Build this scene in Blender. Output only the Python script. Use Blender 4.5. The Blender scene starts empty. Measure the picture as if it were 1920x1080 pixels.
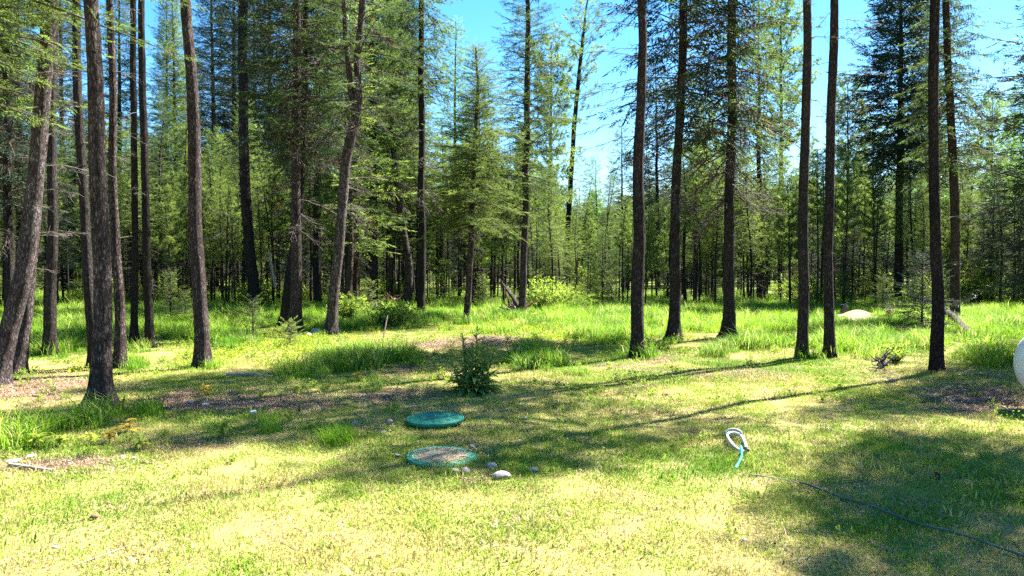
import bpy, math, random
import numpy as np
from mathutils import Vector, Matrix

PI = math.pi
R = math.radians
scene = bpy.context.scene
C = scene.collection

# ------------------------------------------------------------------ camera
F = 1387.0                       # focal length in photograph pixels (1920 wide)
CAM_H = 1.64
PITCH = math.atan(35.0 / F)
cam_d = bpy.data.cameras.new('camera')
cam_d.sensor_width = 36.0
cam_d.lens = F / 1920.0 * 36.0
cam_d.clip_start = 0.05
cam_d.clip_end = 3000
cam = bpy.data.objects.new('camera', cam_d)
C.objects.link(cam)
cam.location = (0, 0, CAM_H)
cam.rotation_euler = (PI / 2 - PITCH, 0, 0)
scene.camera = cam

# ------------------------------------------------------------------ world and sun
SUN_EL = R(52)
SUN_AZ = math.atan2(0.81, 0.59)   # clockwise from +Y
w = bpy.data.worlds.new('World')
scene.world = w
w.use_nodes = True
nt = w.node_tree
nt.nodes.clear()
sky = nt.nodes.new('ShaderNodeTexSky')
sky.sky_type = 'NISHITA'
sky.sun_disc = False
sky.sun_elevation = SUN_EL
sky.sun_rotation = SUN_AZ
sky.altitude = 800
sky.air_density = 1.0
sky.dust_density = 0.3
sky.ozone_density = 1.6
bg = nt.nodes.new('ShaderNodeBackground')
bg.inputs['Strength'].default_value = 0.05
wo = nt.nodes.new('ShaderNodeOutputWorld')
hsv = nt.nodes.new('ShaderNodeHueSaturation')
hsv.inputs['Hue'].default_value = 0.497
hsv.inputs['Saturation'].default_value = 1.38
hsv.inputs['Value'].default_value = 1.0
nt.links.new(sky.outputs[0], hsv.inputs['Color'])
nt.links.new(hsv.outputs[0], bg.inputs['Color'])
nt.links.new(bg.outputs[0], wo.inputs['Surface'])

sun_d = bpy.data.lights.new('sun', 'SUN')
sun_d.energy = 5.0
sun_d.angle = R(0.5)
sun_d.color = (1.0, 0.955, 0.87)
sun = bpy.data.objects.new('sun', sun_d)
C.objects.link(sun)
TO_SUN = Vector((math.sin(SUN_AZ) * math.cos(SUN_EL), math.cos(SUN_AZ) * math.cos(SUN_EL), math.sin(SUN_EL)))
sun.rotation_euler = TO_SUN.to_track_quat('Z', 'Y').to_euler()
sun.location = TO_SUN * 60

vs = scene.view_settings
vs.view_transform = 'Standard'
vs.look = 'None'
vs.gamma = 1.0
vs.exposure = 2.9
vs.use_curve_mapping = False
scene.cycles.max_bounces = 7
scene.cycles.diffuse_bounces = 1
scene.cycles.glossy_bounces = 2
scene.cycles.transmission_bounces = 4
scene.cycles.use_denoising = False

# ------------------------------------------------------------------ noise, projection and ground height
_rs = np.random.RandomState(7)
_LAT = _rs.rand(256, 256)


def vnoise(x, y):
    x = np.asarray(x, float); y = np.asarray(y, float)
    xi = np.floor(x).astype(int); yi = np.floor(y).astype(int)
    fx = x - xi; fy = y - yi
    fx = fx * fx * (3 - 2 * fx); fy = fy * fy * (3 - 2 * fy)
    a = _LAT[xi & 255, yi & 255]; b = _LAT[(xi + 1) & 255, yi & 255]
    c = _LAT[xi & 255, (yi + 1) & 255]; d = _LAT[(xi + 1) & 255, (yi + 1) & 255]
    return (a * (1 - fx) + b * fx) * (1 - fy) + (c * (1 - fx) + d * fx) * fy


def fbm(x, y, o=4):
    s = 0; a = 0.5; n = 0
    for i in range(o):
        s = s + a * vnoise(x * 2 ** i + 17.3 * i, y * 2 ** i + 5.1 * i); n += a; a *= 0.5
    return s / n


def gh(x, y):
    x = np.asarray(x, float); y = np.asarray(y, float)
    h = (fbm(x * 0.35 + 40, y * 0.35 + 40, 3) - 0.5) * 0.10
    h = h + (fbm(x * 2.3 + 10, y * 2.3 + 10, 3) - 0.5) * 0.035
    h = h + 0.16 * np.exp(-(((x + 0.35) / 1.1) ** 2 + ((y - 16.2) / 0.9) ** 2))
    h = h + 0.27 * np.exp(-(((x - 11.9) / 0.6) ** 2 + ((y - 25.3) / 0.6) ** 2))
    h = h + 0.10 * np.exp(-(((x - 8.6) / 1.6) ** 2 + ((y - 11.5) / 1.2) ** 2))
    far = np.clip((np.hypot(x, y) - 50) / 100, 0, 1)
    return h + far * (fbm(x * 0.02 + 3, y * 0.02 + 3, 2) - 0.4) * 1.2


def hz(x, y):
    return float(gh(x, y))


CP, SP = math.cos(PITCH), math.sin(PITCH)


def ray(px, py):
    a = (px - 960) / F; b = (540 - py) / F
    return Vector((a, CP + SP * b, -SP + CP * b))


def gp(px, py):
    """ground point under a point of the picture"""
    d = ray(px, py)
    z = 0.0
    p = None
    for _ in range(8):
        t = (CAM_H - z) / -d.z
        p = Vector((0, 0, CAM_H)) + d * t
        z = hz(p.x, p.y)
    return Vector((p.x, p.y, z))


def at(px, py, Y):
    d = ray(px, py)
    return Vector((0, 0, CAM_H)) + d * (Y / d.y)


def project(x, y, z=0.0):
    dy = y; dz = z - CAM_H
    depth = dy * CP - dz * SP
    up = dy * SP + dz * CP
    depth = np.maximum(depth, 0.05)
    return 960 + F * x / depth, 540 - F * up / depth


# ------------------------------------------------------------------ tags
def tag(o, label=None, cat=None, group=None, kind=None):
    if label: o['label'] = label
    if cat: o['category'] = cat
    if group: o['group'] = group
    if kind: o['kind'] = kind
    return o


def empty(name, loc, rz=0.0):
    o = bpy.data.objects.new(name, None)
    C.objects.link(o)
    o.location = loc
    o.rotation_euler = (0, 0, rz)
    o.empty_display_size = 0.2
    return o


def link(name, me, parent=None, loc=(0, 0, 0), rot=(0, 0, 0), sc=1.0):
    o = bpy.data.objects.new(name, me)
    C.objects.link(o)
    if parent is not None: o.parent = parent
    o.location = loc
    o.rotation_euler = rot
    o.scale = (sc, sc, sc) if not hasattr(sc, '__len__') else sc
    return o


# ------------------------------------------------------------------ materials
def new_mat(name):
    m = bpy.data.materials.new(name)
    m.use_nodes = True
    m.node_tree.nodes.clear()
    return m, m.node_tree


class NG:
    def __init__(s, nt): s.nt = nt
    def n(s, t, **k):
        nd = s.nt.nodes.new(t)
        for a, b in k.items(): setattr(nd, a, b)
        return nd
    def l(s, a, b): s.nt.links.new(a, b)
    def val(s, x, sock):
        if isinstance(x, (int, float)): sock.default_value = x
        elif isinstance(x, tuple): sock.default_value = x if len(x) == 4 or sock.type == 'VECTOR' else (*x, 1)
        else: s.l(x, sock)
    def mix(s, f, a, b, mode='MIX'):
        nd = s.n('ShaderNodeMix', data_type='RGBA', blend_type=mode)
        s.val(f, nd.inputs[0]); s.val(a, nd.inputs[6]); s.val(b, nd.inputs[7])
        return nd.outputs[2]
    def math(s, op, a, b=0.0, clamp=False):
        nd = s.n('ShaderNodeMath', operation=op, use_clamp=clamp)
        s.val(a, nd.inputs[0]); s.val(b, nd.inputs[1])
        return nd.outputs[0]
    def noise(s, vec, scale, detail=4, rough=0.55):
        nd = s.n('ShaderNodeTexNoise')
        nd.inputs['Scale'].default_value = scale; nd.inputs['Detail'].default_value = detail
        nd.inputs['Roughness'].default_value = rough
        if vec is not None: s.l(vec, nd.inputs['Vector'])
        return nd.outputs['Fac']
    def ramp(s, x, lo, hi):
        nd = s.n('ShaderNodeMapRange'); nd.clamp = True
        s.val(x, nd.inputs[0]); nd.inputs[1].default_value = lo; nd.inputs[2].default_value = hi
        return nd.outputs[0]
    def mapv(s, vec, sc):
        nd = s.n('ShaderNodeMapping'); nd.inputs['Scale'].default_value = sc
        s.l(vec, nd.inputs['Vector']); return nd.outputs[0]
    def bump(s, h, strength, dist):
        nd = s.n('ShaderNodeBump'); nd.inputs['Strength'].default_value = strength
        nd.inputs['Distance'].default_value = dist
        s.l(h, nd.inputs['Height']); return nd.outputs[0]
    def out(s, sh):
        o = s.n('ShaderNodeOutputMaterial'); s.l(sh, o.inputs['Surface'])
    def pbr(s, col, rough=0.8, spec=0.3, normal=None, metal=0.0):
        p = s.n('ShaderNodeBsdfPrincipled')
        s.val(col, p.inputs['Base Color']); s.val(rough, p.inputs['Roughness'])
        p.inputs['Specular IOR Level'].default_value = spec
        p.inputs['Metallic'].default_value = metal
        if normal is not None: s.l(normal, p.inputs['Normal'])
        return p.outputs[0]


def leafy(g, col, trans=0.4, rough=0.6, spec=0.12, tcol=None):
    p = g.pbr(col, rough, spec)
    t = g.n('ShaderNodeBsdfTranslucent')
    g.val(tcol if tcol is not None else col, t.inputs['Color'])
    m = g.n('ShaderNodeMixShader'); m.inputs[0].default_value = trans
    g.l(p, m.inputs[1]); g.l(t.outputs[0], m.inputs[2])
    g.out(m.outputs[0])


def foliage_mat(name, dark, light, trans=0.4, gain=1.9, dead=None):
    m, nt = new_mat(name); g = NG(nt)
    a = g.n('ShaderNodeAttribute', attribute_name='tint').outputs['Fac']
    col = g.mix(a, dark, light)
    oi = g.n('ShaderNodeObjectInfo').outputs['Random']
    col = g.mix(g.math('MULTIPLY', oi, 0.5), col, (dark[0] * 1.5, dark[1] * 1.1, dark[2] * 0.9))
    if dead:
        col = g.mix(g.ramp(a, 0.10, 0.03), col, dead)
    t = g.mix(1.0, col, (gain, gain * 0.97, gain * 0.6), 'MULTIPLY')
    leafy(g, col, trans, tcol=t)
    return m


M = {}
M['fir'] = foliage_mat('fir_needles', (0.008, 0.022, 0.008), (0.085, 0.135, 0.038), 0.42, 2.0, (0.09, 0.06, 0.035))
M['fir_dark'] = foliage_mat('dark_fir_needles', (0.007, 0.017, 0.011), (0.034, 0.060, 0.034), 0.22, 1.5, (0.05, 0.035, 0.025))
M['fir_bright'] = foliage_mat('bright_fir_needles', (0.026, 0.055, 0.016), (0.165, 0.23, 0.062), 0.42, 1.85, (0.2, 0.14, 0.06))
M['pine'] = foliage_mat('pine_needles', (0.018, 0.040, 0.012), (0.17, 0.245, 0.065), 0.47, 2.0)
M['larch'] = foliage_mat('larch_needles', (0.05, 0.12, 0.05), (0.11, 0.22, 0.08), 0.5, 1.9)
M['lichen'] = foliage_mat('hanging_lichen', (0.028, 0.022, 0.017), (0.09, 0.065, 0.04), 0.15, 1.2)
M['shrub'] = foliage_mat('shrub_leaves', (0.09, 0.16, 0.03), (0.22, 0.30, 0.06), 0.45, 1.8)
M['forb'] = foliage_mat('yellow_leaves', (0.12, 0.23, 0.03), (0.40, 0.43, 0.06), 0.4, 1.5)
M['orange_leaf'] = foliage_mat('orange_leaves', (0.22, 0.15, 0.02), (0.42, 0.34, 0.06), 0.35, 1.3)
M['mullein'] = foliage_mat('large_leaf_green', (0.06, 0.13, 0.030), (0.24, 0.34, 0.10), 0.35, 1.7)


def bark_mat(name, c1, c2, plate, orange=0.0):
    m, nt = new_mat(name); g = NG(nt)
    tc = g.n('ShaderNodeTexCoord').outputs['Object']
    v1 = g.mapv(tc, (34, 34, 9))
    dn = g.n('ShaderNodeTexNoise'); dn.inputs['Scale'].default_value = 2.0; dn.inputs['Detail'].default_value = 3
    g.l(v1, dn.inputs['Vector'])
    va = g.n('ShaderNodeVectorMath', operation='MULTIPLY_ADD')
    g.l(dn.outputs['Color'], va.inputs[0]); va.inputs[1].default_value = (1.3, 1.3, 1.3); g.l(v1, va.inputs[2])
    vo = g.n('ShaderNodeTexVoronoi', feature='DISTANCE_TO_EDGE'); vo.inputs['Scale'].default_value = 1.0
    g.l(va.outputs[0], vo.inputs['Vector'])
    vc = g.n('ShaderNodeTexVoronoi', feature='F1'); vc.inputs['Scale'].default_value = 1.0
    g.l(va.outputs[0], vc.inputs['Vector'])
    edge = g.ramp(vo.outputs['Distance'], 0.0, 0.22)
    cell = g.n('ShaderNodeSeparateColor'); g.l(vc.outputs['Color'], cell.inputs[0])
    col = g.mix(g.math('MULTIPLY', cell.outputs[0], 0.7), c1, c2)
    fine = g.noise(g.mapv(tc, (60, 60, 18)), 1.0, 5, 0.7)
    mid = g.noise(g.mapv(tc, (9, 9, 3.5)), 1.0, 4, 0.65)
    col = g.mix(g.math('MULTIPLY', g.ramp(fine, 0.48, 0.60), g.ramp(mid, 0.35, 0.62)), col, plate)
    col = g.mix(g.ramp(mid, 0.50, 0.34), col, g.mix(1.0, col, (0.5, 0.45, 0.45), 'MULTIPLY'))
    big = g.noise(g.mapv(tc, (2.2, 2.2, 0.5)), 1.0, 3)
    col = g.mix(g.ramp(big, 0.35, 0.7), col, g.mix(0.5, col, (0.10, 0.07, 0.06)))
    if orange:
        pt = g.noise(g.mapv(tc, (5, 5, 1.4)), 1.0, 4, 0.7)
        col = g.mix(g.math('MULTIPLY', g.ramp(pt, 0.66, 0.73), orange), col, (0.50, 0.25, 0.09))
    col = g.mix(edge, g.mix(1.0, col, (0.36, 0.30, 0.29), 'MULTIPLY'), col)
    oi = g.n('ShaderNodeObjectInfo').outputs['Random']
    col = g.mix(g.math('MULTIPLY', oi, 0.3), col, (0.05, 0.045, 0.042))
    h = g.math('ADD', edge, g.math('MULTIPLY', fine, 0.8))
    g.out(g.pbr(col, 0.92, 0.15, g.bump(h, 1.0, 0.05)))
    return m


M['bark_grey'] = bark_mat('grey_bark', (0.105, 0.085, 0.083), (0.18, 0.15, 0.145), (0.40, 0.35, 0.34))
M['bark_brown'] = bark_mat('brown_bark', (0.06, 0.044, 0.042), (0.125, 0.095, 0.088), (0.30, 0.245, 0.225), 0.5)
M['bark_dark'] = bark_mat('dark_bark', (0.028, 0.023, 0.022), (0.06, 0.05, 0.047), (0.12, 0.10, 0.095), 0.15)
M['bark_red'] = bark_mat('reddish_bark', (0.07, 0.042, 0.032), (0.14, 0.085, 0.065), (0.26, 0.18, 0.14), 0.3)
M['bark_black'] = bark_mat('near_black_bark', (0.010, 0.009, 0.009), (0.020, 0.018, 0.018), (0.04, 0.036, 0.034))  # darkest of the bark tones, near black


def simple_mat(name, c1, c2, scale=8, rough=0.85, spec=0.25, bump=0.3, dist=0.01, stretch=(1, 1, 1), metal=0.0, detail=5):
    m, nt = new_mat(name); g = NG(nt)
    tc = g.mapv(g.n('ShaderNodeTexCoord').outputs['Object'], stretch)
    n1 = g.noise(tc, scale, detail, 0.65)
    col = g.mix(g.ramp(n1, 0.3, 0.7), c1, c2)
    g.out(g.pbr(col, rough, spec, g.bump(n1, bump, dist), metal))
    return m


M['twig'] = simple_mat('twig_wood', (0.030, 0.023, 0.020), (0.085, 0.065, 0.055), 30)
M['dead_twig'] = simple_mat('dead_twig_wood', (0.06, 0.048, 0.042), (0.17, 0.145, 0.13), 20)
M['weathered'] = simple_mat('weathered_wood', (0.13, 0.105, 0.08), (0.34, 0.29, 0.24), 14, stretch=(1, 1, 0.2), bump=0.6)
M['root_wood'] = simple_mat('root_wood', (0.10, 0.045, 0.028), (0.28, 0.15, 0.09), 9, bump=0.8, dist=0.03)
M['char_wood'] = simple_mat('dark_root_wood', (0.02, 0.017, 0.015), (0.09, 0.06, 0.045), 9, bump=0.8, dist=0.03)
M['rock'] = simple_mat('pinkish_rock', (0.22, 0.165, 0.145), (0.44, 0.36, 0.32), 11, bump=0.6, dist=0.01)
M['rock_grey'] = simple_mat('grey_rock', (0.17, 0.15, 0.14), (0.36, 0.33, 0.31), 11, bump=0.6, dist=0.01)
M['rock_white'] = simple_mat('white_rock', (0.32, 0.29, 0.27), (0.55, 0.52, 0.50), 9, bump=0.4, dist=0.01)
M['cone'] = simple_mat('pine_cone_scales', (0.05, 0.03, 0.02), (0.16, 0.10, 0.07), 60, bump=0.5)
M['black_plastic'] = simple_mat('black_plastic', (0.015, 0.016, 0.017), (0.04, 0.04, 0.04), 6, rough=0.6)
M['hose'] = simple_mat('green_hose_vinyl', (0.02, 0.055, 0.042), (0.04, 0.09, 0.068), 9, rough=0.4, spec=0.5, bump=0.05)
M['turq_hose'] = simple_mat('turquoise_hose_vinyl', (0.02, 0.27, 0.30), (0.05, 0.38, 0.40), 9, rough=0.35, spec=0.5, bump=0.02)
M['white_plastic'] = simple_mat('white_plastic', (0.32, 0.33, 0.35), (0.50, 0.51, 0.54), 14, rough=0.4, spec=0.5, bump=0.05)
M['grey_metal'] = simple_mat('grey_metal', (0.16, 0.17, 0.18), (0.30, 0.31, 0.33), 30, rough=0.45, spec=0.5, bump=0.05)
M['tank'] = simple_mat('white_tank_paint', (0.62, 0.62, 0.61), (0.74, 0.74, 0.73), 2.5, rough=0.45, spec=0.35, bump=0.0)
M['red_cloth'] = simple_mat('red_ribbon', (0.65, 0.05, 0.03), (0.75, 0.10, 0.06), 20)


def lid_mat():
    m, nt = new_mat('green_lid_plastic'); g = NG(nt)
    tc = g.n('ShaderNodeTexCoord').outputs['Object']
    n1 = g.noise(tc, 5, 5, 0.6)
    n2 = g.noise(tc, 70, 4, 0.7)
    col = g.mix(g.ramp(n1, 0.3, 0.75), (0.003, 0.115, 0.068), (0.010, 0.19, 0.12))
    col = g.mix(g.ramp(n2, 0.60, 0.75), col, (0.14, 0.24, 0.18))
    g.out(g.pbr(col, 0.6, 0.25, g.bump(n2, 0.25, 0.003)))
    return m


M['lid'] = lid_mat()


def dusty_lid_mat():
    m, nt = new_mat('dusty_green_lid_plastic'); g = NG(nt)
    tc = g.n('ShaderNodeTexCoord').outputs['Object']
    n1 = g.noise(tc, 6, 6, 0.7)
    n2 = g.noise(tc, 45, 5, 0.75)
    r = g.n('ShaderNodeVectorMath', operation='LENGTH'); g.l(tc, r.inputs[0])
    inner = g.ramp(g.math('ADD', r.outputs['Value'], g.math('MULTIPLY', n1, 0.16)), 0.345, 0.29)
    col = g.mix(n1, (0.006, 0.115, 0.075), (0.025, 0.20, 0.135))
    dirt = g.mix(g.ramp(n2, 0.4, 0.65), (0.06, 0.045, 0.03), (0.30, 0.23, 0.15))
    f = g.math('MULTIPLY', inner, g.ramp(g.math('ADD', n2, g.math('MULTIPLY', n1, 1.0)), 0.72, 1.0))
    col = g.mix(f, col, dirt)
    g.out(g.pbr(col, 0.7, 0.3, g.bump(n2, 0.5, 0.006)))
    return m


M['lid_dusty'] = dusty_lid_mat()


def ground_mat():
    m, nt = new_mat('ground_soil_and_thatch'); g = NG(nt)
    geo = g.n('ShaderNodeTexCoord').outputs['Object']
    bare = g.n('ShaderNodeAttribute', attribute_name='bare').outputs['Fac']
    green = g.n('ShaderNodeAttribute', attribute_name='green').outputs['Fac']
    sand = g.n('ShaderNodeAttribute', attribute_name='sand').outputs['Fac']
    n1 = g.noise(geo, 3.0, 6, 0.7)
    n2 = g.noise(geo, 30.0, 6, 0.75)
    n3 = g.noise(geo, 160.0, 3, 0.7)
    thatch = g.mix(g.ramp(n2, 0.35, 0.65), (0.15, 0.115, 0.04), (0.40, 0.33, 0.13))
    grn = g.mix(g.ramp(n2, 0.35, 0.65), (0.035, 0.07, 0.008), (0.12, 0.17, 0.02))
    soil = g.mix(g.ramp(n2, 0.35, 0.62), (0.06, 0.037, 0.021), (0.24, 0.155, 0.095))
    soil = g.mix(g.ramp(n3, 0.62, 0.72), soil, (0.42, 0.32, 0.22))
    pale = g.mix(g.ramp(n2, 0.3, 0.7), (0.15, 0.115, 0.075), (0.28, 0.22, 0.15))
    gf = g.ramp(g.math('ADD', green, g.math('MULTIPLY', g.math('SUBTRACT', n1, 0.5), 0.8)), 0.3, 0.75)
    bf = g.ramp(g.math('ADD', bare, g.math('MULTIPLY', g.math('SUBTRACT', n2, 0.5), 0.9)), 0.35, 0.65)
    col = g.mix(gf, thatch, grn)
    col = g.mix(bf, col, soil)
    col = g.mix(sand, col, pale)
    h = g.math('ADD', n2, g.math('MULTIPLY', n3, 0.5))
    g.out(g.pbr(col, 0.95, 0.1, g.bump(h, 0.8, 0.03)))
    return m


M['ground'] = ground_mat()


def grass_mat(name, g1, g2, s1, s2, trans=0.4):
    m, nt = new_mat(name); g = NG(nt)
    t = g.n('ShaderNodeAttribute', attribute_name='tint').outputs['Fac']
    u = g.n('ShaderNodeAttribute', attribute_name='tone').outputs['Fac']
    dry = g.n('ShaderNodeAttribute', attribute_name='dry', attribute_type='INSTANCER').outputs['Fac']
    hue = g.n('ShaderNodeAttribute', attribute_name='hue', attribute_type='INSTANCER').outputs['Fac']
    green = g.mix(g.math('ADD', g.math('MULTIPLY', u, 0.5), g.math('MULTIPLY', hue, 0.6), True), g1, g2)
    straw = g.mix(u, s1, s2)
    f = g.ramp(g.math('SUBTRACT', dry, t), -0.08, 0.08)
    col = g.mix(f, green, straw)
    leafy(g, col, trans, 0.55, 0.15)
    return m


M['lawn'] = grass_mat('lawn_blades', (0.035, 0.125, 0.005), (0.28, 0.43, 0.028), (0.28, 0.21, 0.07), (0.52, 0.47, 0.17), 0.30)
M['tall'] = grass_mat('tall_grass_blades', (0.035, 0.135, 0.006), (0.25, 0.43, 0.02), (0.36, 0.36, 0.09), (0.52, 0.52, 0.20), 0.45)
M['litter'] = grass_mat('needle_and_chip_litter', (0.07, 0.042, 0.024), (0.23, 0.145, 0.085), (0.32, 0.22, 0.13), (0.52, 0.41, 0.29), 0.05)


# ------------------------------------------------------------------ mesh helpers
def mesh_from(name, V, tris=None, quads=None, mats=(), mat_tri=None, mat_quad=None, attrs=None, smooth=False):
    V = np.asarray(V, np.float32).reshape(-1, 3)
    tris = np.zeros((0, 3), np.int32) if tris is None else np.asarray(tris, np.int32).reshape(-1, 3)
    quads = np.zeros((0, 4), np.int32) if quads is None else np.asarray(quads, np.int32).reshape(-1, 4)
    me = bpy.data.meshes.new(name)
    me.vertices.add(len(V)); me.vertices.foreach_set('co', V.ravel())
    nl = tris.size + quads.size
    me.loops.add(nl); me.loops.foreach_set('vertex_index', np.concatenate([tris.ravel(), quads.ravel()]).astype(np.int32))
    nf = len(tris) + len(quads)
    me.polygons.add(nf)
    st = np.concatenate([np.arange(len(tris)) * 3, tris.size + np.arange(len(quads)) * 4]).astype(np.int32)
    me.polygons.foreach_set('loop_start', st)
    for m in mats: me.materials.append(m)
    if mat_tri is not None or mat_quad is not None:
        a = np.zeros(len(tris), np.int32) if mat_tri is None else np.broadcast_to(np.asarray(mat_tri, np.int32), (len(tris),))
        b = np.zeros(len(quads), np.int32) if mat_quad is None else np.broadcast_to(np.asarray(mat_quad, np.int32), (len(quads),))
        me.polygons.foreach_set('material_index', np.concatenate([a, b]).astype(np.int32))
    if smooth: me.polygons.foreach_set('use_smooth', np.ones(nf, bool))
    for k, v in (attrs or {}).items():
        at_ = me.attributes.new(k, 'FLOAT', 'POINT')
        at_.data.foreach_set('value', np.asarray(v, np.float32))
    me.update(calc_edges=True)
    return me


class Acc:
    """collects geometry for one mesh"""
    def __init__(s): s.V = []; s.T = []; s.Q = []; s.mt = []; s.mq = []; s.tint = []; s.n = 0
    def add(s, V, tris=None, quads=None, mat=0, tint=0.5):
        V = np.asarray(V, float).reshape(-1, 3)
        s.V.append(V)
        s.tint.append(np.broadcast_to(np.asarray(tint, float), (len(V),)))
        if tris is not None and len(tris):
            s.T.append(np.asarray(tris).reshape(-1, 3) + s.n); s.mt.append(np.full(len(s.T[-1]), mat))
        if quads is not None and len(quads):
            s.Q.append(np.asarray(quads).reshape(-1, 4) + s.n); s.mq.append(np.full(len(s.Q[-1]), mat))
        s.n += len(V)
    def mesh(s, name, mats, smooth=False):
        V = np.concatenate(s.V)
        T = np.concatenate(s.T) if s.T else None
        Q = np.concatenate(s.Q) if s.Q else None
        return mesh_from(name, V, T, Q, mats, np.concatenate(s.mt) if s.T else None,
                         np.concatenate(s.mq) if s.Q else None, {'tint': np.concatenate(s.tint)}, smooth)


def tubes(P, Rr, seg=4):
    """P (B,K,3) centre lines, Rr (B,K) radii -> verts, quads"""
    P = np.asarray(P, float); Rr = np.asarray(Rr, float)
    B, K, _ = P.shape
    D = np.gradient(P, axis=1)
    D /= np.linalg.norm(D, axis=2, keepdims=True) + 1e-9
    ref = np.where(np.abs(D[..., 2:3]) > 0.9, np.array([1., 0, 0]), np.array([0, 0, 1.]))
    S = np.cross(D, ref); S /= np.linalg.norm(S, axis=2, keepdims=True) + 1e-9
    U = np.cross(S, D)
    a = np.arange(seg) * 2 * PI / seg
    V = P[:, :, None, :] + Rr[:, :, None, None] * (np.cos(a)[None, None, :, None] * S[:, :, None, :] + np.sin(a)[None, None, :, None] * U[:, :, None, :])
    idx = np.arange(B * K * seg).reshape(B, K, seg)
    q = np.stack([idx[:, :-1], np.roll(idx, -1, 2)[:, :-1], np.roll(idx, -1, 2)[:, 1:], idx[:, 1:]], -1).reshape(-1, 4)
    return V.reshape(-1, 3), q


def cap_tube(acc, P, Rr, seg=8, mat=0, tint=0.5):
    V, q = tubes(np.asarray(P)[None], np.asarray(Rr)[None], seg)
    acc.add(V, None, q, mat, tint)
    for ring, c in ((np.arange(seg), P[0]), (len(V) - seg + np.arange(seg), P[-1])):
        VV = np.vstack([V[ring], np.asarray(c)[None]])
        t = [[i, (i + 1) % seg, seg] for i in range(seg)]
        acc.add(VV, t, None, mat, tint)


# needle and leaf templates: (n,3 vertices) along +x, length about 1
def tmpl_tri(starts, dirs, length, width, rng, up=None):
    n = len(starts)
    dirs = dirs / (np.linalg.norm(dirs, axis=1, keepdims=True) + 1e-9)
    rv = rng.normal(size=(n, 3)); s = np.cross(dirs, rv)
    s /= np.linalg.norm(s, axis=1, keepdims=True) + 1e-9
    length = np.broadcast_to(length, (n,))[:, None]; width = np.broadcast_to(width, (n,))[:, None]
    V = np.stack([starts - s * width * .5, starts + s * width * .5, starts + dirs * length], 1)
    return V.reshape(-1, 3)


def T_fir(rng, pairs=5, needles=4, nl=0.17, nw=0.042):
    st, di = [], []
    for i in range(pairs):
        x = 0.08 + 0.85 * i / pairs
        L = 0.44 * (1 - 0.65 * x)
        for sd in (-1, 1):
            a = R(48 + rng.uniform(-10, 10))
            d = np.array([math.cos(a), sd * math.sin(a), rng.uniform(-0.18, 0.08)])
            for k in range(needles):
                p = np.array([x, 0, 0]) + d * L * (k + 0.6) / needles
                s2 = 1 if k % 2 else -1
                dd = d + np.array([-d[1], d[0], 0]) * s2 * 0.8 + np.array([0, 0, rng.uniform(-0.25, 0.35)])
                if k == needles - 1: dd = d
                st.append(p); di.append(dd)
    for k in range(5):
        st.append(np.array([0.75 + 0.05 * k, 0, 0])); di.append(np.array([1, rng.uniform(-.7, .7), rng.uniform(-.2, .3)]))
    return tmpl_tri(np.array(st), np.array(di), nl, nw, rng)


def T_pine(rng, n=20, nl=0.55, nw=0.07):
    x = rng.uniform(0, 1, n); a = rng.uniform(0, 2 * PI, n)
    st = np.stack([x, 0 * x, 0 * x], 1)
    fw = rng.uniform(0.5, 1.1, n)
    di = np.stack([fw, np.cos(a), np.sin(a)], 1)
    return tmpl_tri(st, di, nl, nw, rng)


def T_lichen(rng, n=9):
    x = rng.uniform(0, 1, n)
    st = np.stack([x, rng.uniform(-.15, .15, n), rng.uniform(-0.05, 0.02, n)], 1)
    di = np.stack([rng.normal(0, .15, n), rng.normal(0, .15, n), -np.ones(n)], 1)
    return tmpl_tri(st, di, rng.uniform(0.25, 0.7, n), 0.07, rng)


def T_leaf(rng, n=12, ll=0.28, lw=0.14):
    """small broad leaves: two triangles each (rhombus)"""
    x = rng.uniform(0.1, 1, n); a = rng.uniform(0, 2 * PI, n)
    st = np.stack([x, 0 * x, 0 * x], 1)
    di = np.stack([rng.uniform(0.1, 0.9, n), np.cos(a), np.sin(a) * 0.6 + 0.2], 1)
    di /= np.linalg.norm(di, axis=1, keepdims=True)
    rv = rng.normal(size=(n, 3)) + np.array([0, 0, 1.5]); s = np.cross(di, rv); s /= np.linalg.norm(s, axis=1, keepdims=True)
    m = st + di * ll * .5
    A = np.stack([st, m + s * lw * .5, m - s * lw * .5], 1)
    B = np.stack([m + s * lw * .5, st + di * ll, m - s * lw * .5], 1)
    return np.concatenate([A, B]).reshape(-1, 3)


def stamp(acc, templates, pos, dirs, ups, scale, tint, rng, mat=0):
    """copies templates (tri soups) to positions"""
    pos = np.asarray(pos, float); dirs = np.asarray(dirs, float)
    if not len(pos): return
    dirs = dirs / (np.linalg.norm(dirs, axis=1, keepdims=True) + 1e-9)
    ups = np.asarray(ups, float)
    side = np.cross(ups, dirs); side /= np.linalg.norm(side, axis=1, keepdims=True) + 1e-9
    up = np.cross(dirs, side)
    k = rng.randint(len(templates), size=len(pos))
    for i, t in enumerate(templates):
        m = k == i
        if not m.any(): continue
        s = np.asarray(scale)[m][:, None, None]
        V = pos[m][:, None, :] + s * (t[None, :, 0:1] * dirs[m][:, None, :] + t[None, :, 1:2] * side[m][:, None, :] + t[None, :, 2:3] * up[m][:, None, :])
        nv = V.shape[0] * V.shape[1]
        tt = np.repeat(np.asarray(tint)[m], t.shape[0])
        acc.add(V.reshape(-1, 3), np.arange(nv).reshape(-1, 3), None, mat, tt)


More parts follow.
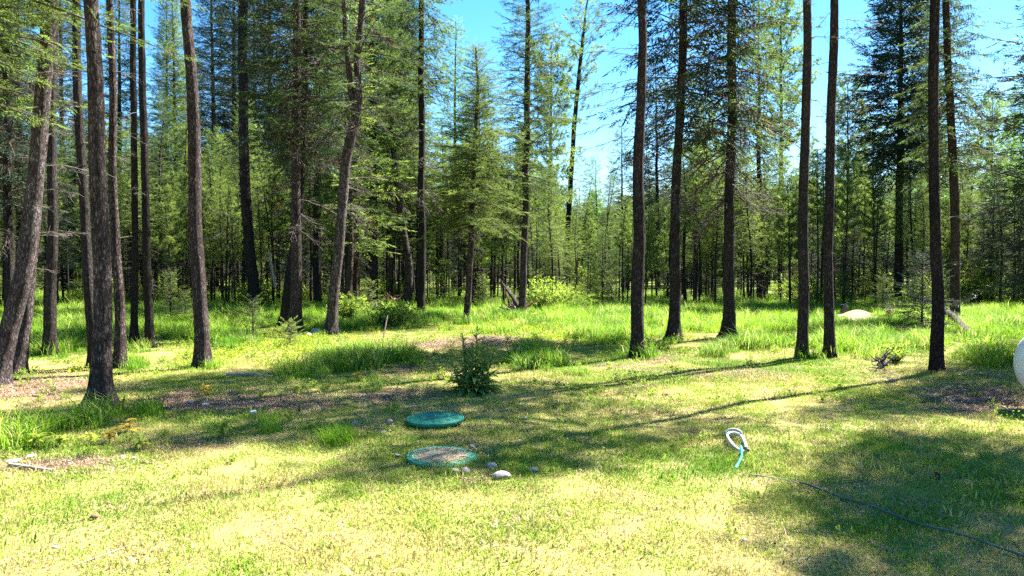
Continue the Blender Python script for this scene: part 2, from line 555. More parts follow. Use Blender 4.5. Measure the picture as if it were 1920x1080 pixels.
_tr = np.random.RandomState(11)
TF_HI = [T_fir(_tr, 4, 4, 0.19, 0.048) for _ in range(5)]
TF_LO = [T_fir(_tr, 4, 2, 0.27, 0.058) for _ in range(5)]
TP_HI = [T_pine(_tr, 22) for _ in range(5)]
TP_LO = [T_pine(_tr, 17, 0.62, 0.085) for _ in range(5)]
TL = [T_lichen(_tr) for _ in range(5)]
TB = [T_leaf(_tr) for _ in range(5)]


# ------------------------------------------------------------------ trunks and crowns
class Spine:
    """centre line and radius of a trunk by height"""
    def __init__(s, pts, rad):
        p = np.array(pts, float); o = np.argsort(p[:, 2])
        s.p = p[o]; s.r = np.array(rad, float)[o]
    def pos(s, z):
        z = np.asarray(z, float)
        return np.stack([np.interp(z, s.p[:, 2], s.p[:, 0]), np.interp(z, s.p[:, 2], s.p[:, 1]), z], -1)
    def rad(s, z): return np.interp(z, s.p[:, 2], s.r)


def smooth_poly(P, Rr, step=0.25):
    P = np.asarray(P, float); Rr = np.asarray(Rr, float)
    d = np.concatenate([[0], np.cumsum(np.linalg.norm(np.diff(P, axis=0), axis=1))])
    n = max(4, int(d[-1] / step))
    t = np.linspace(0, d[-1], n)
    Q = np.stack([np.interp(t, d, P[:, i]) for i in range(3)], 1); q = np.interp(t, d, Rr)
    k = max(1, int(0.28 / step))
    for _ in range(2):
        Qp = np.pad(Q, ((k, k), (0, 0)), mode='reflect', reflect_type='odd')
        Q = np.stack([np.convolve(Qp[:, i], np.ones(2 * k + 1) / (2 * k + 1), 'valid') for i in range(3)], 1)
    return Q, q


def trunk_mesh(name, P, Rr, mat, rng, seg=16, step=0.11, rough=0.09, flare=1.0):
    Q, q = smooth_poly(P, Rr, step)
    z0 = Q[0, 2] + 0.12
    K = len(Q)
    a = np.arange(seg) * 2 * PI / seg
    D = np.gradient(Q, axis=0); D /= np.linalg.norm(D, axis=1, keepdims=True)
    S = np.cross(D, np.array([0, 1., 0])); S /= np.linalg.norm(S, axis=1, keepdims=True)
    U = np.cross(S, D)
    hh = np.arange(K) * step
    ph = rng.uniform(0, 50)
    nz = fbm(np.cos(a)[None, :] * 2.5 + hh[:, None] * 0.9 + ph, np.sin(a)[None, :] * 2.5 + hh[:, None] * 1.7 + ph, 3) - 0.5
    nz2 = rng.rand(K, seg) - 0.5
    fl = 1 + flare * np.exp(-np.maximum(hh - 0.1, 0) / 0.20)[:, None] * (0.62 + 0.42 * np.sin(a * 4 + ph)[None, :])
    rr = q[:, None] * (1 + rough * 2.2 * nz + rough * nz2) * fl
    V = Q[:, None, :] + rr[..., None] * (np.cos(a)[None, :, None] * S[:, None, :] + np.sin(a)[None, :, None] * U[:, None, :])
    idx = np.arange(K * seg).reshape(K, seg)
    qd = np.stack([idx[:-1], np.roll(idx, -1, 1)[:-1], np.roll(idx, -1, 1)[1:], idx[1:]], -1).reshape(-1, 4)
    return mesh_from(name, V.reshape(-1, 3), None, qd, [mat], smooth=False)


def crown_mesh(name, sp, z0, z1, rmax, nbr, style, mat, rng, hi=True, droop=0.25, spray=0.4, dens=1.0, live=0.25,
               side=None, lichen=0.0, profile='fir', size=1.0, tmin=0.0):
    """branches and needles between heights z0 and z1 round the spine"""
    acc = Acc()
    K = 7
    P = np.zeros((nbr, K, 3)); RR = np.zeros((nbr, K))
    sp_pos, sp_dir, sp_up, sp_s, sp_t = [], [], [], [], []
    li_pos, li_dir, li_s = [], [], []
    for b in range(nbr):
        t = ((b + rng.rand()) / nbr)
        if style == 'pine':
            nw_ = max(4, int((z1 - z0) / 0.42)); t = (math.floor(t * nw_) + rng.uniform(0, 0.15)) / nw_
        z = z0 + (z1 - z0) * t
        if profile in ('fir', 'ragged'): L = rmax * (1 - t) ** 0.75 * (0.55 + 0.45 * min(1, t * 6 + 0.3)) + 0.12
        elif profile == 'oval': L = rmax * math.sqrt(max(0.02, 1 - (2 * t - 0.9) ** 2 * 0.95))
        else: L = rmax * (0.75 + 0.25 * math.sin(t * 7 + nbr))
        L *= rng.uniform(0.6, 1.12) if profile != 'ragged' else rng.uniform(.35, 1.2)
        az = b * 2.399963 + rng.uniform(-0.5, 0.5)
        if side is not None and rng.rand() < side[1]: az = side[0] + rng.normal(0, 0.55)
        el = R(rng.uniform(-6, 14)) + (0.55 * t if style != 'droop' else 0.0)
        if style == 'pine': el = R(rng.uniform(8, 40)) + 0.45 * t
        s = np.linspace(0, 1, K)
        base = sp.pos(z)
        hd = np.array([math.cos(az), math.sin(az), 0])
        dr = droop * rng.uniform(0.6, 1.4) * (1 - 0.6 * t)
        el += rng.normal(0, 0.12)
        curve = -dr * s ** 2 + (0.12 * s ** 3 if style != 'droop' else 0.0)
        if style == 'pine': curve = dr * 0.4 * s ** 2
        pts = base[None] + hd[None] * (L * math.cos(el) * s)[:, None] + np.array([0, 0, 1.])[None] * (L * (math.sin(el) * s + curve))[:, None]
        sd = np.array([-hd[1], hd[0], 0])
        pts += sd[None] * (rng.normal(0, 0.05) * L * s ** 2)[:, None]
        P[b] = pts
        RR[b] = (0.006 + 0.010 * L) * (1 - 0.85 * s)
        if t < tmin: continue
        bt = rng.rand()
        if style == 'pine':
            n = max(2, int(L / 0.16 * dens))
            u = rng.uniform(live, 1.0, n); u[0] = 1.0
            ii = u * (K - 1); i0 = np.minimum(ii.astype(int), K - 2); f = (ii - i0)[:, None]
            pp = pts[i0] * (1 - f) + pts[i0 + 1] * f
            off = rng.normal(0, 1, (n, 3)) * np.array([.12, .12, .03]) * spray * 1.0 * (1.15 - u[:, None])
            dd = hd[None] * 0.8 + rng.normal(0, 0.42, (n, 3)) + np.array([0, 0, 0.5])
            sp_pos.append(pp + off); sp_dir.append(dd); sp_up.append(np.tile([0.13, 0.05, 1.0], (n, 1)))
            sp_s.append(rng.uniform(0.55, 1.1, n) * spray * size); sp_t.append(np.clip(bt * 0.5 + rng.uniform(0, 0.6, n), 0.12, 1))
        else:
            n = max(3, int(L / 0.13 * dens))
            u = live + (1 - live) * (np.arange(n) + rng.rand(n)) / n
            ii = u * (K - 1); i0 = np.minimum(ii.astype(int), K - 2); f = (ii - i0)[:, None]
            pp = pts[i0] * (1 - f) + pts[i0 + 1] * f
            td = pts[i0 + 1] - pts[i0]; td /= np.linalg.norm(td, axis=1, keepdims=True)
            sg = np.where(np.arange(n) % 2, 1, -1)[:, None]
            ang = rng.uniform(0.55, 1.1, n)[:, None]
            ll = spray * (1.25 - 0.75 * u) * rng.uniform(0.7, 1.25, n) * size * (0.55 + 0.45 * min(1, L))
            dd = td * np.cos(ang) + sd[None] * sg * np.sin(ang) + np.array([0, 0, 1.]) * rng.normal(-0.18 if style != 'droop' else -0.5, 0.34, (n, 1))
            sp_pos.append(pp); sp_dir.append(dd)
            sp_up.append(np.tile([0, 0, 1.0], (n, 1)) + rng.normal(0, 0.45, (n, 3)))
            sp_s.append(ll); sp_t.append(np.clip(bt * 0.55 + rng.uniform(0, 0.5, n), 0, 1))
            sp_pos.append(pts[-1:]); sp_dir.append(td[-1:]); sp_up.append(np.array([[0, 0, 1.]])); sp_s.append(np.array([spray * 0.7 * size])); sp_t.append(np.array([min(1, bt * .5 + .5)]))
        if lichen and rng.rand() < lichen:
            n = max(2, int(L / 0.16))
            u = rng.uniform(0.1, 0.8, n); ii = u * (K - 1); i0 = np.minimum(ii.astype(int), K - 2); f = (ii - i0)[:, None]
            li_pos.append(pts[i0] * (1 - f) + pts[i0 + 1] * f + rng.normal(0, 0.06, (n, 3)))
            li_dir.append(np.tile(hd + np.array([0, 0, 0.01]), (n, 1))); li_s.append(rng.uniform(0.12, 0.34, n))
    V, q = tubes(P, RR, 3)
    acc.add(V, None, q, 1, 0.4)
    if style == 'pine': T = TP_HI if hi else TP_LO
    else: T = TF_HI if hi else TF_LO
    if sp_pos: stamp(acc, T, np.concatenate(sp_pos), np.concatenate(sp_dir), np.concatenate(sp_up), np.concatenate(sp_s), np.concatenate(sp_t), rng, 0)
    if li_pos:
        p = np.concatenate(li_pos); d = np.concatenate(li_dir)
        stamp(acc, TL, p, d, np.tile([0, 0, 1.], (len(p), 1)), np.concatenate(li_s), rng.rand(len(p)), rng, 2)
    return acc.mesh(name, [mat, M['twig'], M['lichen']])


# dead branches: bare forked limbs along +x, shared meshes
def dead_branch_mesh(rng, droop, fork=9, thick=0.011, mat=None):
    K = 8
    s = np.linspace(0, 1, K)
    wob = np.cumsum(rng.normal(0, 0.02, (K, 3)), axis=0)
    main = np.stack([s, 0 * s, -droop * s ** 1.6], 1) + wob; main[0] = 0
    Ps = [main]; Rs = [thick * (1 - 0.8 * s) + 0.0012]
    for k in range(fork):
        u = rng.uniform(0.15, 0.95); i = min(int(u * (K - 1)), K - 2)
        b0 = main[i] + (main[i + 1] - main[i]) * (u * (K - 1) - i)
        L = rng.uniform(0.15, 0.45) * (1.1 - u * 0.6)
        d = np.array([rng.uniform(0.3, 1), rng.uniform(-1, 1), rng.uniform(-0.6, 0.15)]); d /= np.linalg.norm(d)
        tw = b0[None] + d[None] * (L * s)[:, None] + np.cumsum(rng.normal(0, 0.008, (K, 3)), 0) + np.array([0, 0, -1.])[None] * (droop * .5 * L * s ** 2)[:, None]
        tw[0] = b0
        Ps.append(tw); Rs.append(thick * 0.45 * (1 - 0.75 * s) + 0.0008)
        for j in range(2):
            c0 = tw[rng.randint(2, K - 2)]
            d2 = d + rng.normal(0, 0.6, 3); d2 /= np.linalg.norm(d2)
            Ps.append(c0[None] + d2[None] * (L * 0.5 * s)[:, None]); Rs.append(thick * 0.25 * (1 - 0.7 * s) + 0.0008)
    V, q = tubes(np.array(Ps), np.array(Rs), 3)
    return mesh_from('dead_branch', V, None, q, [mat or M['dead_twig']])


_dr = np.random.RandomState(5)
DEAD = [dead_branch_mesh(_dr, 0.25 + 0.1 * (i % 3)) for i in range(6)]
DEAD_DROOP = [dead_branch_mesh(_dr, 0.55 + 0.15 * (i % 3), 16, 0.014, M['twig']) for i in range(6)]
DEAD_FINE = [dead_branch_mesh(_dr, 0.05 + 0.1 * (i % 3), 12, 0.007) for i in range(4)]
STUB = [dead_branch_mesh(_dr, 0.05, 1, 0.03) for i in range(3)]


def dead_limbs(root, base, sp, z0, z1, n, L, rng, meshes, az=None, spread=PI, name='branch', mat=None):
    for i in range(n):
        z = z0 + (z1 - z0) * (i + rng.rand()) / n
        a = rng.uniform(0, 2 * PI) if az is None else az + rng.uniform(-spread, spread)
        p = sp.pos(z) - base
        l = L * rng.uniform(0.6, 1.2)
        o = link(name, meshes[rng.randint(len(meshes))], root, tuple(p), (rng.uniform(-0.5, 0.5), rng.uniform(-0.25, 0.15), a), l)


# ------------------------------------------------------------------ ground
def zone(px, py, blobs):
    s = np.zeros_like(px)
    for b in blobs:
        cx, cy, rx, ry = b[:4]; k = b[4] if len(b) > 4 else 1.0
        s = np.maximum(s, k * np.exp(-(((px - cx) / rx) ** 2 + ((py - cy) / ry) ** 2)))
    return s


TALL = [(120, 618, 200, 28), (380, 612, 160, 30, .9), (430, 640, 60, 25), (700, 672, 110, 22), (640, 690, 80, 18), (1140, 622, 75, 32), (1250, 598, 150, 22),
        (1420, 650, 110, 24, .8), (1620, 645, 110, 34), (1840, 620, 110, 30), (1870, 672, 75, 34), (850, 588, 250, 18), (30, 828, 70, 18), (150, 798, 65, 18),
        (85, 812, 50, 18), (272, 772, 24, 12), (190, 778, 50, 14), (500, 800, 30, 12, .8), (392, 800, 24, 12, .8), (640, 822, 34, 16, .75), (1010, 680, 85, 22, .9), (560, 700, 60, 16, .7),
        (1080, 700, 60, 14, .5), (1730, 640, 50, 22, .8), (60, 660, 110, 22), (170, 772, 40, 8, .7), (225, 694, 30, 8, .8), (385, 690, 28, 7, .7), (1190, 672, 36, 7, .8), (1262, 640, 30, 6, .7), (1505, 674, 30, 6, .7), (1556, 673, 34, 6, .8), (1757, 700, 24, 6, .5), (1330, 668, 40, 8, .8), (1240, 655, 40, 8, .8), (250, 690, 40, 18, .7), (700, 735, 70, 12, .55)]
BARE = [(60, 728, 160, 32, .95), (420, 752, 270, 24, .95), (90, 872, 190, 22, .9), (300, 830, 120, 14, .8), (865, 648, 110, 12, 1.0), (1830, 745, 130, 32, .95), (1380, 702, 170, 12, .7),
        (1230, 675, 60, 16, .6), (730, 740, 170, 18, .8), (700, 800, 60, 14, .6), (1160, 690, 90, 14, .6), (1640, 700, 60, 18, .6), (900, 885, 130, 14, .5), (1250, 770, 60, 8, .4),
        (1520, 740, 80, 7, .45), (1000, 968, 60, 10, .5), (1290, 812, 40, 7, .55), (640, 925, 50, 8, .45), (1180, 880, 60, 9, .45), (1560, 900, 70, 10, .5), (1800, 930, 70, 10, .5), (330, 1000, 60, 12, .4), (1080, 820, 60, 9, .5), (520, 900, 60, 8, .4), (760, 690, 40, 20, .8), (1010, 770, 60, 10, .45)]
SANDZ = [(1608, 597, 36, 6, 1.1), (900, 640, 90, 9, .9), (960, 635, 50, 7, .8)]
GREEN = [(1250, 690, 400, 30, .7), (1500, 690, 150, 25, .8), (1050, 990, 200, 60, .35), (1650, 1000, 200, 60, .6), (300, 960, 160, 30, .3), (1450, 860, 100, 25, .3), (80, 1000, 120, 40, .4)]


def fields(x, y):
    px, py = project(x, y, 0.0)
    n = fbm(x * 1.1 + 3, y * 1.1 + 9, 4)
    n2 = fbm(x * 4.0 + 31, y * 4.0 + 19, 3)
    d = np.hypot(x, y)
    tall = zone(px, py, TALL)
    tall = np.maximum(tall, 0.24 + 0.45 * np.clip((y - 17) / 6, 0, 1)) * (y > 13.5) + tall * (y <= 13.5)
    outside = (px < -60) | (px > 1980) | (y < 3.2)
    tall = np.where(outside & (y > 10), 0.6, tall)
    bare = zone(px, py, BARE)
    sand = zone(px, py, SANDZ)
    green = np.maximum(zone(px, py, GREEN), 0.9 * np.clip((tall - .2) * 2, 0, 1))
    green = np.clip(green * 0.8 + (n - 0.5) * 1.6 + 0.12, 0, 1)
    tall = np.clip((tall - 0.38 + (n - .5) * .7 + (n2 - .5) * .4) * 3.0, 0, 1)
    bare = np.clip((bare - 0.32 + (n2 - .5) * .8) * 2.2, 0, 1)
    bare = bare * (1 - 0.85 * tall)
    tall = tall * (1 - np.clip(sand * 1.5, 0, 1))
    return tall, bare, np.clip(sand, 0, 1), green


def graded(lo, hi, near_lo, near_hi, step, grow=1.13):
    a = list(np.arange(near_lo, near_hi + 1e-6, step))
    s = step; v = near_hi
    while v < hi: s *= grow; v += s; a.append(v)
    s = step; v = near_lo; pre = []
    while v > lo: s *= grow; v -= s; pre.append(v)
    return np.array(pre[::-1] + a)


gx = graded(-900, 900, -12, 12, 0.15)
gy = graded(-300, 1500, 3, 22, 0.14)
X, Y = np.meshgrid(gx, gy, indexing='xy')
Zg = gh(X, Y)
ta, ba, sa, gr = fields(X.ravel(), Y.ravel())
ny, nx = X.shape
idx = np.arange(nx * ny).reshape(ny, nx)
q = np.stack([idx[:-1, :-1], idx[:-1, 1:], idx[1:, 1:], idx[1:, :-1]], -1).reshape(-1, 4)
gm = mesh_from('ground', np.stack([X.ravel(), Y.ravel(), Zg.ravel()], 1), None, q, [M['ground']], attrs={'bare': ba, 'green': gr, 'sand': sa}, smooth=True)
tag(link('ground', gm), kind='structure')


# ------------------------------------------------------------------ scattering with geometry nodes
def scatter(name, pts, rot, scl, attrs, templates, label=None, cat=None):
    me = bpy.data.meshes.new(name)
    me.vertices.add(len(pts)); me.vertices.foreach_set('co', np.asarray(pts, np.float32).ravel())
    def af(n, v):
        a = me.attributes.new(n, 'FLOAT', 'POINT'); a.data.foreach_set('value', np.asarray(v, np.float32))
    def av(n, v):
        a = me.attributes.new(n, 'FLOAT_VECTOR', 'POINT'); a.data.foreach_set('vector', np.asarray(v, np.float32).ravel())
    av('rot', rot); av('scl', scl)
    rs = np.random.RandomState(len(pts))
    a = me.attributes.new('pick', 'INT', 'POINT'); a.data.foreach_set('value', rs.randint(len(templates), size=len(pts)).astype(np.int32))
    for k, v in attrs.items(): af(k, v)
    me.update()
    o = link(name, me)
    ng = bpy.data.node_groups.new(name + '_scatter', 'GeometryNodeTree')
    ng.interface.new_socket('Geometry', in_out='INPUT', socket_type='NodeSocketGeometry')
    ng.interface.new_socket('Geometry', in_out='OUTPUT', socket_type='NodeSocketGeometry')
    N = ng.nodes.new; Lk = ng.links.new
    gi = N('NodeGroupInput'); go = N('NodeGroupOutput'); jn = N('GeometryNodeJoinGeometry')
    def named(n, t):
        nd = N('GeometryNodeInputNamedAttribute'); nd.data_type = t; nd.inputs['Name'].default_value = n
        return nd.outputs[0]
    r, s, p = named('rot', 'FLOAT_VECTOR'), named('scl', 'FLOAT_VECTOR'), named('pick', 'INT')
    e2r = N('FunctionNodeEulerToRotation'); Lk(r, e2r.inputs[0])
    for i, tm in enumerate(templates):
        src = bpy.data.objects.new(name + '_clump', tm)
        oi = N('GeometryNodeObjectInfo'); oi.inputs[0].default_value = src
        for k_ in oi.inputs:
            if k_.name == 'As Instance': k_.default_value = True
        cp = N('FunctionNodeCompare'); cp.data_type = 'INT'; cp.operation = 'EQUAL'
        Lk(p, cp.inputs[2]); cp.inputs[3].default_value = i
        ip = N('GeometryNodeInstanceOnPoints')
        Lk(gi.outputs[0], ip.inputs['Points']); Lk(cp.outputs[0], ip.inputs['Selection'])
        Lk(oi.outputs['Geometry'], ip.inputs['Instance']); Lk(e2r.outputs[0], ip.inputs['Rotation']); Lk(s, ip.inputs['Scale'])
        Lk(ip.outputs[0], jn.inputs[0])
    Lk(jn.outputs[0], go.inputs[0])
    md = o.modifiers.new('scatter', 'NODES'); md.node_group = ng
    tag(o, label, cat, kind='stuff')
    return o


def blade_patch(rng, n, rad, h0, h1, wd, bend, mat, flat=0.0):
    r = rad * np.sqrt(rng.rand(n)); a = rng.uniform(0, 2 * PI, n)
    b = np.stack([r * np.cos(a), r * np.sin(a), np.full(n, -0.01)], 1)
    h = rng.uniform(h0, h1, n)
    la = rng.uniform(0, 2 * PI, n); ln = bend * rng.uniform(0.2, 1.3, n)
    ld = np.stack([np.cos(la), np.sin(la), 0 * la], 1)
    sdv = np.stack([-np.sin(la + rng.normal(0, .6, n)), np.cos(la + rng.normal(0, .6, n)), 0 * la], 1)
    wv = (wd * rng.uniform(0.6, 1.3, n))[:, None]
    up = np.array([0, 0, 1.])[None]
    m1 = b + up * (h * 0.5)[:, None] + ld * (h * ln * 0.25)[:, None]
    tp = b + up * (h * (1 - 0.35 * np.minimum(ln, 1.5)))[:, None] + ld * (h * ln * 0.95)[:, None]
    if flat: tp[:, 2] = np.maximum(tp[:, 2] * (1 - flat), 0.004); m1[:, 2] = np.maximum(m1[:, 2] * (1 - flat), 0.006)
    V = np.stack([b - sdv * wv * .5, b + sdv * wv * .5, m1 + sdv * wv * .42, m1 - sdv * wv * .42, tp], 1).reshape(-1, 3)
    i = np.arange(n)[:, None] * 5
    Q = i + np.array([[0, 1, 2, 3]]); T = i + np.array([[3, 2, 4]])
    return mesh_from('blades', V, T, Q, [mat], attrs={'tint': np.repeat(rng.rand(n), 5), 'tone': np.repeat(rng.rand(n), 5)})


def rand_pts(rng, n, x0, x1, y0, y1, fr=0.78):
    """points inside the viewing wedge (with generous margins either side)"""
    y = np.sqrt(rng.uniform(y0 ** 2, y1 ** 2, n)); x = rng.uniform(-1, 1, n) * (y * fr + 1.2)
    return x, y


grs = np.random.RandomState(3)
# --- lawn
TLAWN = [blade_patch(grs, 230, 0.20, 0.010, 0.040, 0.0038, 0.8, M['lawn']) for _ in range(5)]
xs, ys = [], []
for (y0, y1, dn) in ((2.6, 7.5, 62), (7.5, 12, 44), (12, 22, 26)):
    area = (y1 ** 2 - y0 ** 2) * 0.78 + 2.4 * (y1 - y0)
    x, y = rand_pts(grs, int(area * dn), 0, 0, y0, y1); xs.append(x); ys.append(y)
x = np.concatenate(xs); y = np.concatenate(ys)
ta, ba, sa, gr = fields(x, y)
keep = grs.rand(len(x)) > np.maximum(ba * 1.05, np.clip(sa * 1.3, 0, 1))
x, y, ta, ba, gr = x[keep], y[keep], ta[keep], ba[keep], gr[keep]
n = len(x)
big = fbm(x * 0.8 + 60, y * 0.8 + 20, 3)
med = fbm(x * 3.2 + 6, y * 3.2 + 2, 3)
sc = (0.6 + 0.8 * med) * (1 + 0.6 * gr) * np.where(grs.rand(n) < 0.04, 1.7, 1.0)
dry = np.clip(0.33 - 0.58 * gr + (med - .5) * 2.6 + (big - .5) * .7, 0.03, 0.97)
hue = np.clip(0.70 - 0.5 * gr + (big - .5) * 1.6 + (med - .5) * 0.8, 0, 1)
scatter('lawn_grass', np.stack([x, y, gh(x, y)], 1), np.stack([grs.normal(0, .06, n), grs.normal(0, .06, n), grs.uniform(0, 6.28, n)], 1),
        np.stack([sc * 1.1, sc * 1.1, sc * (0.75 + 0.5 * grs.rand(n))], 1), {'dry': dry, 'hue': hue}, TLAWN,
        'short mown lawn grass, yellow green with straw patches', 'grass')

# --- tall grass
TTALL = [blade_patch(grs, 110, 0.20, 0.16, 0.40, 0.0085, 0.75, M['tall']) for _ in range(6)]
xs, ys = [], []
for (y0, y1, dn) in ((5.5, 12, 26), (12, 22, 17), (22, 42, 7.5)):
    area = (y1 ** 2 - y0 ** 2) * 0.78 + 2.4 * (y1 - y0)
    x, y = rand_pts(grs, int(area * dn), 0, 0, y0, y1); xs.append(x); ys.append(y)
x = np.concatenate(xs); y = np.concatenate(ys)
ta, ba, sa, gr = fields(x, y)
keep = (grs.rand(len(x)) < ta)
x, y, ta, gr = x[keep], y[keep], ta[keep], gr[keep]
n = len(x)
big = fbm(x * 0.5 + 6, y * 0.5 + 2, 3); med = fbm(x * 2.5 + 16, y * 2.5 + 2, 3)
sc = (0.30 + 0.75 * ta) * (0.35 + 1.2 * med) * grs.uniform(0.75, 1.35, n) * np.interp(y, [6, 12, 25, 40], [0.75, 0.85, 0.95, 1.3])
dry = np.clip(0.10 + (med - .5) * 0.8, 0.0, 0.7)
hue = np.clip(0.38 + (big - .5) * 2.6 + (med - .5) * 1.2, 0, 1)
scatter('tall_grass', np.stack([x, y, gh(x, y)], 1), np.stack([grs.normal(0, .1, n), grs.normal(0, .1, n), grs.uniform(0, 6.28, n)], 1),
        np.stack([sc * 1.15, sc * 1.15, sc], 1), {'dry': dry, 'hue': hue}, TTALL,
        'tall bright green meadow grass in clumps round the trees', 'grass')

# --- litter of needles, chips and bits of bark
TLIT = [blade_patch(grs, 60, 0.22, 0.015, 0.07, 0.006, 1.6, M['litter'], 0.75) for _ in range(3)] + \
       [blade_patch(grs, 30, 0.22, 0.02, 0.06, 0.010, 1.4, M['litter'], 0.85) for _ in range(2)]
x, y = rand_pts(grs, 26000, 0, 0, 3.0, 24)
ta, ba, sa, gr = fields(x, y)
keep = grs.rand(len(x)) < np.clip(ba * 1.1 + 0.08 + sa * .5, 0, 1)
x, y = x[keep], y[keep]; n = len(x)
s_ = grs.uniform(0.6, 1.25, n)
scatter('forest_litter', np.stack([x, y, gh(x, y) + 0.012], 1), np.stack([0 * x, 0 * x, grs.uniform(0, 6.28, n)], 1), np.stack([s_, s_, s_], 1),
        {'dry': grs.uniform(0, 0.5, n), 'hue': grs.rand(n)}, TLIT, 'brown and pale litter of needles, bark chips and twigs', 'litter')


def forb_patch(rng, n, mat, h=0.12, leaf=0.045, rad=0.16):
    acc = Acc()
    r = rad * np.sqrt(rng.rand(n)); a = rng.uniform(0, 2 * PI, n)
    b = np.stack([r * np.cos(a), r * np.sin(a), 0 * a], 1)
    d = np.stack([rng.normal(0, .3, n), rng.normal(0, .3, n), np.ones(n)], 1)
    hh = h * rng.uniform(0.5, 1.2, n)
    stamp(acc, [t * np.array([1, 1, 1]) for t in TB], b, d, np.tile([1, 0.2, 0.], (n, 1)), hh, rng.rand(n), rng)
    return acc.mesh('forb', [mat])


TFORB = [forb_patch(grs, 18, M['forb'], 0.10) for _ in range(4)]
FORBZ = [(480, 662, 110, 26), (560, 650, 70, 20), (1050, 625, 110, 18, .9), (960, 612, 80, 14, .8), (420, 815, 26, 8), (1330, 612, 90, 12, .6), (700, 610, 60, 14, .6), (180, 690, 90, 14, .4), (1690, 660, 40, 18, .5)]
x, y = rand_pts(grs, 16000, 0, 0, 6, 26)
px, py = project(x, y, 0)
keep = grs.rand(len(x)) < np.clip(zone(px, py, FORBZ) * (0.5 + (fbm(x * 2, y * 2, 3) - .5) * 2.4), 0, 1)
x, y = x[keep], y[keep]; n = len(x)
s_ = grs.uniform(0.7, 1.4, n)
scatter('low_forbs', np.stack([x, y, gh(x, y)], 1), np.stack([0 * x, 0 * x, grs.uniform(0, 6.28, n)], 1), np.stack([s_, s_, s_], 1),
        {'dry': 0 * x}, TFORB, 'low yellow green leafy ground cover between the trees', 'ground cover')
TWEED = [forb_patch(grs, 7, M['shrub'], 0.07, rad=0.07) for _ in range(3)]
x, y = rand_pts(grs, 3200, 0, 0, 3, 18)
keep = grs.rand(len(x)) < np.clip(fbm(x * 1.7, y * 1.7, 3) * 2 - 0.75, 0, 1)
x, y = x[keep], y[keep]; n = len(x)
s_ = grs.uniform(0.6, 1.5, n) * np.interp(y, [3, 8, 18], [0.6, 1.0, 1.7])
scatter('small_weeds', np.stack([x, y, gh(x, y)], 1), np.stack([0 * x, 0 * x, grs.uniform(0, 6.28, n)], 1), np.stack([s_, s_, s_], 1),
        {'dry': 0 * x}, TWEED, 'small green weeds dotted through the lawn', 'weeds')


# ------------------------------------------------------------------ traced trees
def tree(name, label, pts, H, mat, seed, Y=None, group='tall tree trunks round the clearing', cat='tree', seg=16, flare=0.9, rough=0.09, rtop=0.03, crown=None, extra=None):
    """pts: (px, py, width px) from the foot upward; H: full height in metres"""
    rng = np.random.RandomState(seed)
    if Y is None: base = gp(pts[0][0], pts[0][1])
    else:
        base = at(pts[0][0], pts[0][1], Y); base.z = hz(base.x, base.y)
    Y0 = base.y
    b = np.array(base)
    P = [b + np.array([0, 0, -0.12])]; rad = [pts[0][2] * Y0 / F / 2 * 0.84]
    for i, (px, py, wp) in enumerate(pts):
        p = np.array(at(px, py, Y0)) if i else b
        r = wp * Y0 / F / 2 * 0.93
        if i: P.append(p); rad.append(r)
    if P[-1][2] < H:
        d = (P[-1] - P[-2]); d = d / max(d[2], 0.3)
        d[:2] *= 0.5
        n = 4
        zt = P[-1][2]; last = P[-1]; rl = rad[-1]
        for k in range(1, n + 1):
            z = zt + (H - zt) * k / n
            P.append(last + d * (z - zt) + np.array([rng.normal(0, .06), rng.normal(0, .06), 0]))
            rad.append(rl + (rtop - rl) * k / n)
    P = np.array(P); rad = np.array(rad)
    zz = np.linspace(P[0][2], P[-1][2], 26)
    rad = np.interp(zz, P[:, 2], rad)
    P = np.stack([np.interp(zz, P[:, 2], P[:, 0]), np.interp(zz, P[:, 2], P[:, 1]), zz], 1)
    sway = fbm(zz * 0.8 + seed * 7.7, zz * 0 + seed * 3.1, 3) - 0.5
    P[1:, 0] += (sway[1:] - sway[0]) * 0.12
    root = empty(name, tuple(b))
    tag(root, label, cat, group)
    link('trunk', trunk_mesh('trunk', P - b, rad, mat, rng, seg=seg, flare=flare, rough=rough), root)
    Q, q_ = smooth_poly(P, rad, 0.25)
    sp = Spine(Q, q_)
    spl = Spine(Q - b, q_)
    if crown:
        for c in (crown if isinstance(crown, list) else [crown]):
            c = dict(c); m = c.pop('mat'); nm = c.pop('name', 'crown')
            link(nm, crown_mesh(nm, spl, rng=rng, mat=m, **c), root)
    if extra: extra(root, b, sp, rng)
    return root, sp, b


fir, fird, firb, pine = M['fir'], M['fir_dark'], M['fir_bright'], M['pine']


def up_crown(z0, z1, r, nbr=70, mat=None, **k):
    d = dict(z0=z0, z1=z1, rmax=r, nbr=nbr, style='fir', mat=mat or fir, hi=False, droop=0.3, spray=0.62, dens=0.7, live=0.15)
    d.update(k); return d


def stubs(z0, z1, n, L=0.25, az=None):
    return lambda root, b, sp, rng: dead_limbs(root, b, sp, z0, z1, n, L, rng, STUB, az, 1.2, 'branch_stub')


def limbs(z0, z1, n, L, meshes, az=None, spread=PI):
    return lambda root, b, sp, rng: dead_limbs(root, b, sp, z0, z1, n, L, rng, meshes, az, spread, 'dead_branch')


def both(*f):
    def g(root, b, sp, rng):
        for h in f: h(root, b, sp, rng)
    return g


